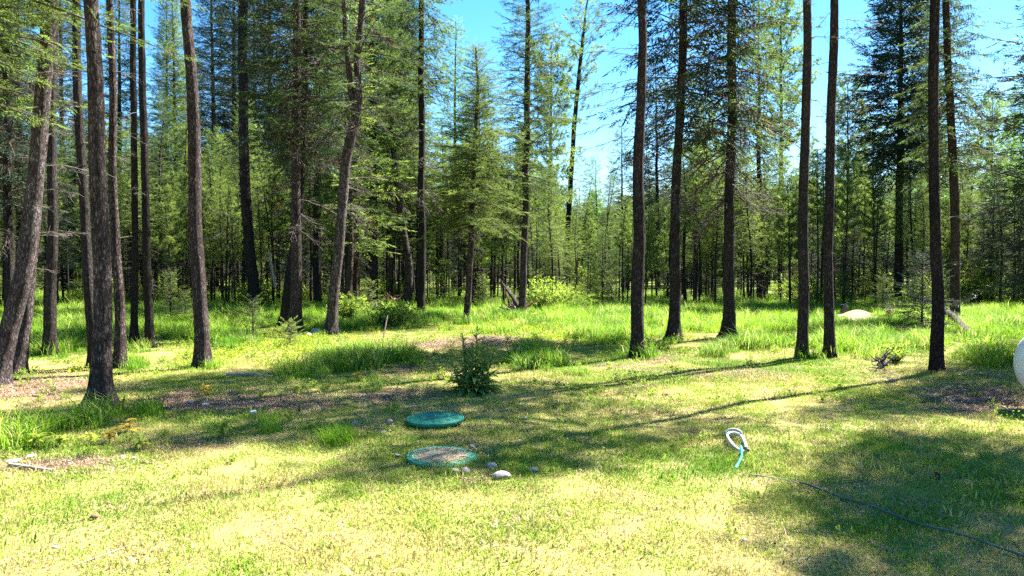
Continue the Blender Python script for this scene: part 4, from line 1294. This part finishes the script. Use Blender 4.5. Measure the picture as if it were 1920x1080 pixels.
# understory copies at the foot of the stand
US = [sapling_meshes(520 + i, H, r, m, hi=False, spray=0.3) for i, (H, r, m) in enumerate([(1.6, .7, M['fir_bright']), (2.2, .9, M['fir']), (1.2, .6, M['fir_bright']), (2.8, 1.0, M['fir'])])]
ur = np.random.RandomState(9)
for i in range(95):
    px = ur.uniform(-60, 1980); Yd = ur.uniform(30.5, 48)
    x = (px - 960) / F * Yd
    tm, cm = US[ur.randint(4)]
    s_ = ur.uniform(.6, 1.25)
    root = empty('fir_sapling', (x, Yd, hz(x, Yd)), ur.uniform(0, 6.28)); root.scale = (s_, s_, s_)
    tag(root, 'small fir seedling at the foot of the young pine stand', 'sapling', 'fir seedlings under the young pines')
    link('trunk', tm, root); link('crown', cm, root)
BK = []
for i in range(3):
    V, q, acc = bush_mesh(540 + i, [1.3, 1.0, 1.7][i], [2.0, 1.8, 2.2][i], 90, M['shrub'], 0.3)
    BK.append((acc.mesh('foliage', [M['shrub']]), mesh_from('stems', V, None, q, [M['twig']])))
for i in range(38):
    px = ur.uniform(-60, 1980); Yd = ur.uniform(31.5, 50)
    x = (px - 960) / F * Yd
    fm, sm = BK[ur.randint(3)]
    s_ = ur.uniform(.6, 1.25)
    root = empty('leafy_shrub', (x, Yd, hz(x, Yd)), ur.uniform(0, 6.28)); root.scale = (s_, s_, s_)
    tag(root, 'leafy undergrowth shrub beneath the young pine stand', 'shrub', 'undergrowth shrubs under the young pines')
    link('foliage', fm, root); link('stems', sm, root)

# ------------------------------------------------------------------ the broad leaved plant at centre
def leaf_blade(name, L, W, arch, fold, mat, seg=7):
    s_ = np.linspace(0, 1, seg + 1)
    wv = W * np.sin(PI * np.clip(s_ * 0.94 + 0.05, 0, 1)) ** 0.8 * (1 - 0.25 * s_)
    th = arch * s_
    x = np.concatenate([[0], np.cumsum(np.cos(th[1:]) * L / seg)]); z = np.concatenate([[0], -np.cumsum(np.sin(th[1:]) * L / seg)])
    V = np.stack([np.stack([x, wv * .5, z + fold * wv], 1), np.stack([x, 0 * x, z], 1), np.stack([x, -wv * .5, z + fold * wv], 1)], 1).reshape(-1, 3)
    Q = []
    for i in range(seg):
        for j in range(2): Q.append([i * 3 + j, i * 3 + j + 1, i * 3 + j + 4, i * 3 + j + 3])
    return mesh_from(name, V, None, Q, [mat], attrs={'tint': np.clip(0.3 + 0.5 * np.random.RandomState(int(L * 999)).rand(len(V)), 0, 1)}, smooth=True)


LB = [leaf_blade('leaf', L, W, a, f, M['mullein']) for L, W, a, f in ((.34, .085, 1.1, .25), (.30, .09, .7, .2), (.26, .07, 1.4, .3), (.20, .05, .6, .25), (.17, .042, 1.0, .3), (.11, .028, .5, .3))]
mp = gp(886, 737)
mroot = empty('broad_leaved_plant', tuple(mp))
tag(mroot, 'dark green broad leaved plant with upright leafy stems behind the two green lids', 'plant')
mr = np.random.RandomState(61)
for i in range(95):
    a = mr.uniform(0, 2 * PI); k = mr.randint(3)
    link('leaf', LB[k], mroot, (math.cos(a) * mr.uniform(0.02, .14), math.sin(a) * mr.uniform(0.02, .14), mr.uniform(0.0, .07)), (mr.normal(0, .25), -mr.uniform(0.15, 1.25), a), mr.uniform(.8, 1.25))
for j, (dx, dy, H, lx) in enumerate([(-.10, 0, .74, -.02), (.03, .03, .86, .03), (.10, -.04, .76, .06), (-.03, -.1, .60, -.04), (.16, .08, .58, .14), (-.17, .05, .52, -.16), (.06, .15, .66, .0), (-.07, .04, .8, -.07), (.0, -.05, .7, .01), (.12, .05, .68, .10)]):
    s_ = np.linspace(0, 1, 8)
    P = np.stack([dx + lx * s_ ** 1.5, dy + 0 * s_, H * s_], 1)
    acc = Acc(); cap_tube(acc, P, 0.011 * (1 - 0.7 * s_) + .002, 6)
    link('stem', acc.mesh('stem', [M['mullein']]), mroot)
    n = int(H * 36)
    for i in range(n):
        u = 0.14 + 0.86 * i / n; a = i * 2.4 + j
        p = P[0] + np.array([lx * u ** 1.5, 0, H * u])
        k = 2 if u < .35 else (3 if u < .7 else (4 if u < .9 else 5))
        link('leaf', LB[k], mroot, tuple(p), (mr.normal(0, .25), -mr.uniform(0.35, 1.0) - .25 * u, a), mr.uniform(.75, 1.15) * (1.15 - .35 * u))

# ------------------------------------------------------------------ green access lids
def disc_profile(name, prof, mat, seg=72, z_noise=0.0):
    a = np.arange(seg) * 2 * PI / seg
    V = [[0, 0, prof[0][1]]]; T = []; Q = []
    for r_, z_ in prof[1:]:
        V += [[r_ * math.cos(t), r_ * math.sin(t), z_] for t in a]
    for i in range(seg): T.append([0, 1 + i, 1 + (i + 1) % seg])
    for k in range(len(prof) - 2):
        for i in range(seg):
            A = 1 + k * seg; B = A + seg
            Q.append([A + i, B + i, B + (i + 1) % seg, A + (i + 1) % seg])
    return mesh_from(name, V, T, Q, [mat], smooth=False)


def access_lid(label, px, py, R0, rise, mat, seed, tilt):
    c = gp(px, py); root = empty('access_lid', (c.x, c.y, c.z + rise), 0.3)
    root.rotation_euler = (tilt[0], tilt[1], 0.3)
    tag(root, label, 'lid', 'green round access lids in the lawn')
    link('cover', disc_profile('cover', [(0, .022), (R0 * .12, .0215), (R0 * .45, .019), (R0 * .46, .022), (R0 * .5, .022), (R0 * .51, .0185), (R0 * .8, .014), (R0 * .9, .012), (R0 * .93, .004), (R0 * .955, .004), (R0 * .965, .011), (R0, .008), (R0 + .004, .0), (R0, -.03), (R0 - .012, -.032), (R0 - .014, -.01)], mat), root)
    link('riser', disc_profile('riser', [(0, -.012), (R0 - .03, -.012), (R0 - .03, -.02), (R0 - .035, -.20)], M['black_plastic']), root)
    acc = Acc()
    n = 8
    for i in range(n):
        a = i * 2 * PI / n + .2
        b = np.array([math.cos(a) * R0 * .86, math.sin(a) * R0 * .86, 0.012])
        acc = Acc(); cap_tube(acc, np.array([b, b + [0, 0, .007]]), [.011, .009], 8)
        link('screw', acc.mesh('screw', [M['grey_metal']]), root)
    # moulded ribs
    for i in range(12):
        a = i * 2 * PI / 12
        acc = Acc(); p0 = np.array([math.cos(a) * R0 * .54, math.sin(a) * R0 * .54, .0175]); p1 = np.array([math.cos(a) * R0 * .78, math.sin(a) * R0 * .78, .0145])
        cap_tube(acc, np.array([p0, p1]), [.006, .006], 6)
        link('rib', acc.mesh('rib', [mat]), root)
    return root, c


access_lid('clean teal green lid standing proud of the grass, nearer the broad leaved plant', 816, 795, 0.305, 0.062, M['lid'], 1, (R(1.5), R(-1)))
lr, lc = access_lid('dusty green lid set flush in the grass with straw dirt on top', 829, 860, 0.31, 0.018, M['lid_dusty'], 2, (R(2.0), R(1)))
# dry bits lying on the dusty lid
rng = np.random.RandomState(12); acc = Acc()
for i in range(260):
    a = rng.uniform(0, 6.28); r_ = .25 * math.sqrt(rng.rand()); L = rng.uniform(.01, .05); t = rng.uniform(0, 6.28)
    p = np.array([r_ * math.cos(a) - .02, r_ * math.sin(a), .021 + rng.rand() * .004]); d = np.array([math.cos(t), math.sin(t), rng.uniform(0, .1)]) * L; s_ = np.array([-math.sin(t), math.cos(t), 0]) * rng.uniform(.001, .003)
    acc.add([p - s_, p + s_, p + d], [[0, 1, 2]], None, 0, rng.rand())
o = link('straw_bits', acc.mesh('straw_bits', [simple_mat('dry_straw', (.30, .22, .12), (.55, .45, .28), 40)]), None, (lc.x, lc.y, lc.z + 0.018), (R(2.0), R(1), 0)); tag(o, 'dry straw and needles lying on the dusty green lid', 'litter', kind='stuff')


# ------------------------------------------------------------------ stones
def stone_mesh(seed, mat, flat=0.6, sub=3, sharp=0.5):
    rng = np.random.RandomState(seed)
    import bmesh
    bm = bmesh.new(); bmesh.ops.create_icosphere(bm, subdivisions=sub, radius=1.0)
    pl = [(rng.normal(size=3), rng.uniform(.55, .85)) for _ in range(9)]
    ph = rng.uniform(0, 50)
    for v in bm.verts:
        c = np.array(v.co)
        for n_, d_ in pl:
            n_ = n_ / np.linalg.norm(n_); e = c @ n_ - d_
            if e > 0: c = c - n_ * e * (0.5 + sharp * .5)
        f = 1 + .18 * (float(fbm(c[0] * 2 + ph, c[1] * 2 + c[2] * 2 + ph, 3)) - .5)
        v.co = c * f * np.array([1, .8, flat])
    me = bpy.data.meshes.new('stone'); bm.to_mesh(me); bm.free(); me.materials.append(mat)
    return me


def stone(px, py, w_, mat, seed, label, flat=.6, sink=.35, rz=None, name='stone', cat='stone', group='stones lying in the grass'):
    c = gp(px, py); r_ = w_ * c.y / F / 2 * (.85 if name == 'stone' else 1)
    o = link(name, stone_mesh(seed, mat, flat), None, (c.x, c.y, c.z + r_ * flat * (1 - sink)), (0, 0, seed * 1.7 if rz is None else rz), r_)
    tag(o, label, cat, group); return o


rk, rg, rw = M['rock'], M['rock_grey'], M['rock_white']
stone(884, 840, 21, rg, 1, 'flat grey angular stone behind the right end of the dusty lid', .45, .1)
stone(941, 897, 42, rg, 2, 'largest boulder in the lawn, right of the dusty lid', .5)
stone(921, 877, 32, rk, 3, 'pale stone touching the back of the largest boulder', .5)
stone(874, 888, 22, rk, 4, 'rounded pinkish stone just below the dusty lid', .75, .2)
stone(853, 885, 26, rk, 5, 'low flat stone left of the rounded one below the dusty lid', .4)
stone(1001, 884, 26, rg, 6, 'grey tilted stone at the right of the stone group', .5)
stone(731, 796, 17, rk, 7, 'pinkish block left of the clean teal lid', .8, .2)
stone(668, 796, 17, rk, 8, 'small tan stone furthest left of the clean teal lid', .6)
stone(717, 812, 18, rg, 9, 'flat bluish grey stone between tuft and lids', .35)
stone(611, 827, 16, rw, 10, 'white stone on the left side of the grass tuft', .8)
stone(475, 779, 17, rw, 11, 'white stone on the shaded dirt strip at left', .8, .1)
stone(985, 786, 15, rk, 12, 'small pale stone right of the clean teal lid', .6)
stone(973, 828, 14, rk, 13, 'low tan stone in the lawn between lids and the long thin shadow', .4)
stone(1396, 1015, 16, rw, 14, 'small white stone alone near the bottom edge of the lawn', .5)
stone(104, 1028, 18, rw, 15, 'small white stone in the bottom left corner of the lawn', .4)
stone(358, 757, 20, rg, 16, 'grey stone right of the big flared trunk', .5)
stone(385, 761, 18, rw, 17, 'pale stone on the dirt strip, second from the big flared trunk', .5)
stone(744, 856, 20, rg, 18, 'grey rough stone at the left end of the dusty lid', .5)
stone(1674, 715, 18, rk, 19, 'pale flat stone in the grass left of the bent black trunk', .4)
stone(250, 862, 16, rg, 20, 'grey pebble under the yellow leaved seedlings', .6)
stone(230, 858, 14, rw, 21, 'white pebble under the yellow leaved seedlings', .5)
stone(25, 866, 34, rw, 22, 'pale flat stone at the left edge beside the weathered log', .25)
stone(60, 856, 26, rw, 23, 'pale chip of stone behind the weathered log', .25)
stone(160, 803, 10, rw, 24, 'small white pebble in the grass tufts at left', .6)
stone(578, 632, 20, rg, 25, 'grey stone at the foot of the straight firs', .6)
stone(592, 628, 26, rg, 26, 'larger grey rock left of the crooked pine foot', .7)
stone(1788, 600, 22, rw, 27, 'pale rock in front of the reddish trunk', .6)
stone(1905, 600, 26, M['char_wood'], 28, 'dark rock on the far grass near the right edge', .6)
stone(1575, 596, 20, rw, 29, 'pale rubble stone left of the sand mound', .5)
stone(1585, 600, 16, rw, 30, 'second pale rubble stone left of the sand mound', .5)
stone(700, 588, 40, M['char_wood'], 31, 'dark mossy boulder under the light green young fir', .75)
stone(1758, 899, 13, M['char_wood'], 32, 'dark bark chunk standing in the shaded lawn at right', 1.3, .1, name='bark_chunk', cat='bark', group=None)
stone(797, 783, 12, M['char_wood'], 33, 'dark clod on the back rim of the clean teal lid', .6, -.6, name='clod', cat='clod', group=None)
stone(1300, 812, 18, M['root_wood'], 34, 'reddish brown dead leaf clump in the middle of the lawn', .35, name='bark_chunk', cat='bark', group=None)
stone(1248, 742, 16, M['root_wood'], 35, 'brown bark piece in the lawn below the upturned root', .4, name='bark_chunk', cat='bark', group=None)
sr = np.random.RandomState(44)
PEB = [stone_mesh(60 + i, [rk, rg, rw][i % 3], .5, 2) for i in range(6)]
for i in range(60):
    z_ = BARE[sr.randint(0, 4)] if i < 44 else (700, 830, 160, 50)
    px = z_[0] + sr.normal(0, .5) * z_[2]; py = z_[1] + sr.normal(0, .5) * z_[3]
    if px < 5: px = 5 - px
    c = gp(px, max(py, 680)); r_ = sr.uniform(3, 7.5) * c.y / F / 2
    o = link('pebble', PEB[sr.randint(6)], None, (c.x, c.y, c.z + r_ * .25), (0, 0, sr.uniform(0, 6)), r_)
    tag(o, 'small pale pebble on the litter strewn dirt', 'pebble', 'pebbles on the bare dirt')


# ------------------------------------------------------------------ logs, sticks, stumps
def stick(name, label, pts, w_, mat, cat='log', group=None, lift=0.6, seg=8, seed=0, taper=.75):
    rng = np.random.RandomState(seed)
    P = []
    for p in pts:
        g_ = gp(p[0], p[1]); P.append([g_.x, g_.y, g_.z + (p[2] if len(p) > 2 else 0)])
    P = np.array(P); r_ = w_ * P[0, 1] / F / 2
    Q, _ = smooth_poly(P, np.full(len(P), r_), max(.03, r_ * 1.5))
    rr = r_ * np.linspace(1, taper, len(Q)) * rng.uniform(.85, 1.15, len(Q))
    Q[:, 2] += r_ * lift
    b = Q[0].copy(); acc = Acc(); cap_tube(acc, Q - b, rr, seg)
    o = link(name, acc.mesh(name, [mat]), None, tuple(b)); tag(o, label, cat, group); return o


W_ = M['weathered']
stick('log', 'weathered pale log lying in the litter at the left edge', [(18, 874), (60, 880), (98, 885)], 9, W_)
stick('log', 'long flat pale log at the foot of the yellow plants left of centre', [(424, 704), (470, 703), (525, 711)], 7, W_)
stick('log', 'short rotten log left of the big flared trunk', [(0, 795), (60, 793), (110, 786)], 9, M['char_wood'])
stick('log', 'pale fallen log in the far meadow right of the upturned root', [(1275, 604), (1322, 600)], 6, W_)
stick('log', 'second pale log lying right behind the twiggy trunk', [(1300, 592), (1340, 590)], 6, W_)
stick('fallen_trunk', 'dark fallen trunk leaning down to the grass right of the bent black trunk', [(1772, 612, .42), (1795, 622, .25), (1826, 636, 0)], 12, M['bark_grey'], 'fallen tree', lift=.5, seg=12)
stick('log', 'grey log on the far grass behind the reddish trunk', [(1810, 586), (1870, 584)], 13, M['char_wood'])
stick('stick', 'curved dead branch on the shaded dirt near the tank', [(1828, 706, .03), (1850, 709, .10), (1882, 713, .02)], 4, M['dead_twig'], 'stick')
stick('stick', 'thin dead branch in the dark litter below the tank', [(1850, 738), (1862, 751), (1872, 768)], 3, M['dead_twig'], 'stick')
stick('stick', 'bare branch lying left of the tank on dark litter', [(1836, 752), (1900, 744)], 3, M['dead_twig'], 'stick')
stick('stick', 'pale curved stick in the bottom left of the lawn', [(140, 1062), (180, 1047), (240, 1026)], 3, W_, 'stick', lift=1.5)
stick('stick', 'thin stick ending in a pine cone in the lawn at left', [(124, 985), (172, 973)], 2.5, M['twig'], 'stick', lift=2)
stick('stick', 'straw coloured stick in the lawn above the hose', [(1410, 893), (1455, 899)], 3, W_, 'stick', lift=2)
stick('stick', 'short dark upright stub on the shaded dirt strip', [(562, 776), (561, 776, .12)], 6, M['char_wood'], 'stick', taper=.3)
stick('stick', 'thin dark stick poking up from the grass behind the pale straw mound', [(717, 643), (727, 637, .55)], 3, M['char_wood'], 'stick')
stick('stick', 'twig lying across the dirt right of the flared trunk', [(410, 770), (455, 780)], 3, M['dead_twig'], 'stick')
for i in range(46):
    z_ = BARE[[0, 1, 1, 2, 3, 5, 5, 9][sr.randint(8)]]
    px = abs(z_[0] + sr.normal(0, .5) * z_[2]); py = max(z_[1] + sr.normal(0, .45) * z_[3], 660)
    a = sr.uniform(-.5, .5); L = sr.uniform(12, 36)
    stick('twig', 'thin dead twig lying on the litter strewn dirt', [(px, py), (px + L * .5, py + L * .25 * a + sr.normal(0, .8)), (px + L, py + L * .5 * a)], sr.uniform(1.5, 3), [M['dead_twig'], W_, M['twig']][i % 3], 'twig', 'twigs on the bare dirt', seg=4, lift=1.2)
cc = gp(168, 975)
acc = Acc(); s_ = np.linspace(0, 1, 9)
cap_tube(acc, np.stack([s_ * .055, 0 * s_, 0 * s_], 1), .016 * np.sin(PI * (s_ * .9 + .05)) * (1 + .2 * (np.arange(9) % 2)), 10)
tag(link('pine_cone', acc.mesh('pine_cone', [M['cone']]), None, (cc.x, cc.y, cc.z + .018), (0, 0, .4)), 'small brown pine cone at the end of a thin stick', 'pine cone')


def root_tangle(name, label, px, py, W, H, seed, mats, n=26, cat='stump', lean=0.0, core=True, up=.9):
    rng = np.random.RandomState(seed); c = gp(px, py); root = empty(name, tuple(c)); tag(root, label, cat)
    if core:
        m = stone_mesh(seed + 900, mats[0], .9, 3, .3)
        link('stump_core', m, root, (0, 0, H * .38), (.3, .2, seed), (W * .33, W * .28, H * .5))
    for i in range(n):
        a = rng.uniform(0, 2 * PI); L = rng.uniform(.4, 1) * W * .55; K = 6; s_ = np.linspace(0, 1, K)
        d = np.array([math.cos(a), math.sin(a) * .7, rng.uniform(-.35, up)])
        p0 = np.array([rng.normal(0, W * .12), rng.normal(0, W * .1), H * rng.uniform(.15, .75)])
        P = p0[None] + d[None] * (L * s_)[:, None] + np.cumsum(rng.normal(0, W * .03, (K, 3)), 0)
        P[:, 2] = np.maximum(P[:, 2], -.03)
        acc = Acc(); cap_tube(acc, P, rng.uniform(.02, .055) * W * (1 - .75 * s_), 6)
        link('root', acc.mesh('root', [mats[i % len(mats)]]), root)
    return root


root_tangle('root_plate', 'reddish brown upturned root plate left of the black central trunk', 738, 582, .95, .62, 3, [M['root_wood'], M['root_wood'], M['char_wood']], 34)
root_tangle('tree_stump', 'reddish broken stump behind the crooked pine', 654, 590, .6, .75, 4, [M['root_wood'], M['char_wood']], 14)
root_tangle('brush_pile', 'grey pile of broken wood at the foot of the ragged fir', 965, 592, 1.15, .5, 5, [W_, M['dead_twig'], M['root_wood']], 44, 'brush pile', up=1.2)
root_tangle('tree_stump', 'small grey stump beyond the sand mound', 1583, 590, .4, .5, 6, [M['dead_twig']], 8)
root_tangle('tree_stump', 'brown rotten stump right of the sand mound', 1668, 598, .5, .45, 7, [M['root_wood'], W_], 12)
root_tangle('tree_root', 'upturned dark root by the foot of the dead boughed fir', 1276, 636, .32, .22, 8, [M['char_wood'], M['root_wood']], 9, 'root')
root_tangle('dead_plant', 'brown dried weed clump in the grass left of the bent trunk', 1655, 694, .4, .28, 9, [M['dead_twig'], M['twig']], 30, 'weed', core=False, up=1.6)
stick('leaning_snag', 'broken grey trunk leaning left out of the brush pile', [(977, 594, .15), (960, 592, .65), (941, 588, 1.1)], 10, M['bark_grey'], 'snag', taper=.2)
stick('leaning_snag', 'pale broken trunk leaning among the pines left of the paired trunks', [(517, 584, .9), (511, 584, 1.7), (505, 584, 2.4)], 6, W_, 'snag', taper=.5)
tree('broken_snag', 'reddish broken snag behind the crooked pine, left of two', [(651, 592, 15), (652, 540, 14), (656, 470, 12), (657, 420, 8)], 3.6, M['bark_red'], 71, Y=27, group=G1, seg=10, extra=limbs(1, 3.2, 8, .7, DEAD_DROOP))
tree('broken_snag', 'reddish broken snag behind the crooked pine, right of two', [(668, 585, 14), (667, 520, 12), (672, 450, 10), (675, 380, 7)], 4.6, M['bark_red'], 72, Y=28.5, group=G1, seg=10, extra=limbs(1, 4, 10, .8, DEAD_DROOP))
tag(stick('ribbon', 'small red marking ribbon hanging among the young pines', [(521, 575, 4.5), (522, 575, 4.2)], 6, M['red_cloth'], 'ribbon'))


# ------------------------------------------------------------------ hose, sprinkler, tank
hp = [(1500, 912), (1530, 921), (1575, 938), (1640, 962), (1700, 982), (1760, 1004), (1820, 1018), (1880, 1034), (1960, 1062), (2060, 1100)]
P = []
for i, (a, b) in enumerate(hp):
    g_ = gp(a, b); P.append([g_.x, g_.y, g_.z + .022])
P = np.array(P); Q, _ = smooth_poly(P, np.full(len(P), .01), .06)
Q[:, 2] = gh(Q[:, 0], Q[:, 1]) + .030 + .006 * np.sin(np.arange(len(Q)) * .7)
acc = Acc(); cap_tube(acc, Q - Q[0], np.full(len(Q), .0078), 10)
tag(link('garden_hose', acc.mesh('garden_hose', [M['hose']], True), None, tuple(Q[0])), 'dark green garden hose running through the shaded lawn to the right edge', 'hose')
P = np.array([list(gp(a, b)) for a, b in ((1440, 899), (1470, 904), (1498, 911))]); P[:, 2] += .022
acc = Acc(); cap_tube(acc, P - P[0], np.full(3, .0035), 6)
tag(link('thin_cord', acc.mesh('thin_cord', [W_]), None, tuple(P[0])), 'thin pale cord leading into the end of the green hose', 'cord')

A = gp(1393, 853); Bk = gp(1373, 826)
ctr = np.array([(A.x + Bk.x) / 2, (A.y + Bk.y) / 2, A.z])
ax = np.array([Bk.x - A.x, Bk.y - A.y]); yaw = math.atan2(ax[1], ax[0]); LEN = float(np.hypot(*ax)) * .98
sp_root = empty('lawn_sprinkler', tuple(ctr), yaw)
tag(sp_root, 'white oval framed lawn sprinkler lying in the grass', 'sprinkler')
Wd = .062
K = 40; t = np.arange(K) / K * 2 * PI
cx_ = np.sign(np.cos(t)) * np.abs(np.cos(t)) ** .75 * LEN * .5; cy_ = np.sin(t) * Wd * (1.05 + .35 * np.cos(t))
cz_ = .03 + .045 * (cx_ / LEN + .5)
ring = np.stack([cx_, cy_, cz_], 1)
nrm = np.stack([np.cos(t), np.sin(t) * 1.0, 0 * t], 1)
hw, hh_ = .0135, .012
V = np.stack([ring - nrm * hw + [0, 0, -hh_], ring + nrm * hw + [0, 0, -hh_], ring + nrm * hw * .8 + [0, 0, hh_], ring - nrm * hw * .8 + [0, 0, hh_]], 1).reshape(-1, 3)
idx = np.arange(K * 4).reshape(K, 4)
Q4 = np.stack([idx, np.roll(idx, -1, 1), np.roll(np.roll(idx, -1, 1), -1, 0), np.roll(idx, -1, 0)], -1).reshape(-1, 4)
link('frame', mesh_from('frame', V, None, Q4, [M['white_plastic']], smooth=False), sp_root)
u = np.linspace(0, PI, 16)
acc = Acc(); cap_tube(acc, np.stack([LEN * .36 + .03 * np.sin(u), np.cos(u) * Wd * 1.2, .075 + .045 * np.sin(u)], 1), np.full(16, .012), 8)
link('spray_arm', acc.mesh('spray_arm', [M['grey_metal']], True), sp_root)
acc = Acc(); cap_tube(acc, np.array([[-LEN * .40, -.03, .045], [-LEN * .47, -.035, .055], [-LEN * .54, -.04, .045]]), [.014, .017, .014], 10)
link('connector', acc.mesh('connector', [M['black_plastic']]), sp_root)
for sgn in (-1, 1):
    acc = Acc(); cap_tube(acc, np.array([[LEN * .2, sgn * Wd * 1.1, .0], [LEN * .2, sgn * Wd * 1.1, .05]]), [.010, .008], 8)
    link('foot', acc.mesh('foot', [M['white_plastic']]), sp_root)
hpts = [(1389, 847, .05), (1396, 850, .07), (1400, 856, .05), (1399, 862, .035), (1391, 868, .03), (1383, 873, .028), (1379, 880, .01)]
P = []
for a, b, dz in hpts:
    g_ = gp(a, b); P.append([g_.x, g_.y, g_.z + dz])
P = np.array(P); Q, _ = smooth_poly(P, np.full(len(P), .01), .02)
acc = Acc(); cap_tube(acc, Q - Q[0], np.full(len(Q), .0105), 10)
tag(link('sprinkler_hose', acc.mesh('sprinkler_hose', [M['turq_hose']], True), None, tuple(Q[0])), 'short turquoise hose curling from the white sprinkler', 'hose')

TR = 0.40; TL_ = 2.6; TY = 8.65
tl = at(1903, 683, TY); tc_ = np.array([tl.x, TY, tl.z])
troot = empty('gas_tank', (tl.x + TR * .62 + .1, TY, hz(tl.x + 1, TY)), 0)
tag(troot, 'white round ended tank cut off by the right edge of the picture', 'tank')
zc = tl.z - hz(tl.x + 1, TY)
prof = [(-TR * .62 + TR * .62 * (1 - math.cos(a)), TR * math.sin(a)) for a in np.linspace(0.001, PI / 2, 16)]
prof += [(TL_ * k / 4, TR) for k in range(1, 5)] + [(TL_ + TR * .62 * math.sin(a), TR * math.cos(a)) for a in np.linspace(0.1, PI / 2 - .001, 12)]
acc = Acc(); pp = np.array(prof); Vt, qt = [], []
seg = 48; aa = np.arange(seg) * 2 * PI / seg
V = np.stack([np.repeat(pp[:, 0], seg), (pp[:, 1][:, None] * np.cos(aa)[None]).ravel(), (pp[:, 1][:, None] * np.sin(aa)[None]).ravel() + zc], 1)
idx = np.arange(len(pp) * seg).reshape(len(pp), seg)
qt = np.stack([idx[:-1], idx[1:], np.roll(idx, -1, 1)[1:], np.roll(idx, -1, 1)[:-1]], -1).reshape(-1, 4)
link('shell', mesh_from('shell', V, None, qt, [M['tank']], smooth=True), troot)
for xx_ in (.45, 2.15):
    acc = Acc()
    x0, x1 = xx_ - .04, xx_ + .04
    for sg in (-1, 1):
        cap_tube(acc, np.array([[xx_, sg * .25, -.02], [xx_, sg * .25, zc - .28]]), [.035, .035], 8)
        link('leg', acc.mesh('leg', [M['tank']]), troot); acc = Acc()
acc = Acc(); cap_tube(acc, np.array([[1.3, 0, zc + TR - .02], [1.3, 0, zc + TR + .12], [1.3, 0, zc + TR + .16]]), [.16, .16, .1], 20)
link('valve_dome', acc.mesh('valve_dome', [M['tank']]), troot)

for xx_ in (.02, TL_ * .5, TL_ - .02):
    u = np.linspace(0, 2 * PI, 40)
    acc = Acc(); cap_tube(acc, np.stack([0 * u + xx_, np.cos(u) * (TR + .001), np.sin(u) * (TR + .001) + zc], 1), np.full(40, .005), 6)
    link('weld_seam', acc.mesh('weld_seam', [M['tank']], True), troot)

# ------------------------------------------------------------------ yellow and orange leaved seedlings on the left
SL = [leaf_blade('leaf', .11, .042, .6, .15, M[m]) for m in ('forb', 'orange_leaf')]
for i, (px, py, k, lb) in enumerate([(205, 832, 1, 'orange leaved seedling below the big flared trunk'), (243, 812, 1, 'orange leaved seedling nearest the flared roots'), (110, 838, 0, 'yellow seedling in front of the grass tufts at left'),
                                     (68, 842, 0, 'yellow seedling nearest the left edge'), (266, 845, 0, 'bright yellow seedling beside pale wood chips'), (418, 822, 0, 'bright yellow leafy plant left of centre on the lawn edge'), (170, 836, 0, 'small yellow seedling between orange and yellow ones'),
                                     (385, 742, 1, 'small orange plant on the dirt strip'), (1000, 598, 1, 'orange tinted fern in the far meadow'), (672, 716, 1, 'orange tinted plant at the edge of the tall grass')]):
    c = gp(px, py); root = empty('leafy_seedling', tuple(c)); tag(root, lb, 'plant', 'yellow and orange leaved seedlings')
    rr_ = np.random.RandomState(700 + i); big_ = 1.6 if py < 700 else (1.3 if i == 5 else 1.0)
    acc = Acc(); cap_tube(acc, np.array([[0, 0, -.01], [.005, 0, .07 * big_], [0, .005, .12 * big_]]), [.004, .003, .002], 5)
    link('stem', acc.mesh('stem', [M['twig']]), root)
    for j in range(16):
        a = j * 2.4; z_ = (.03 + .09 * rr_.rand()) * big_
        link('leaf', SL[k], root, (.02 * rr_.normal(), .02 * rr_.normal(), z_), (rr_.normal(0, .3), -rr_.uniform(0, .8), a), rr_.uniform(.7, 1.2) * big_)
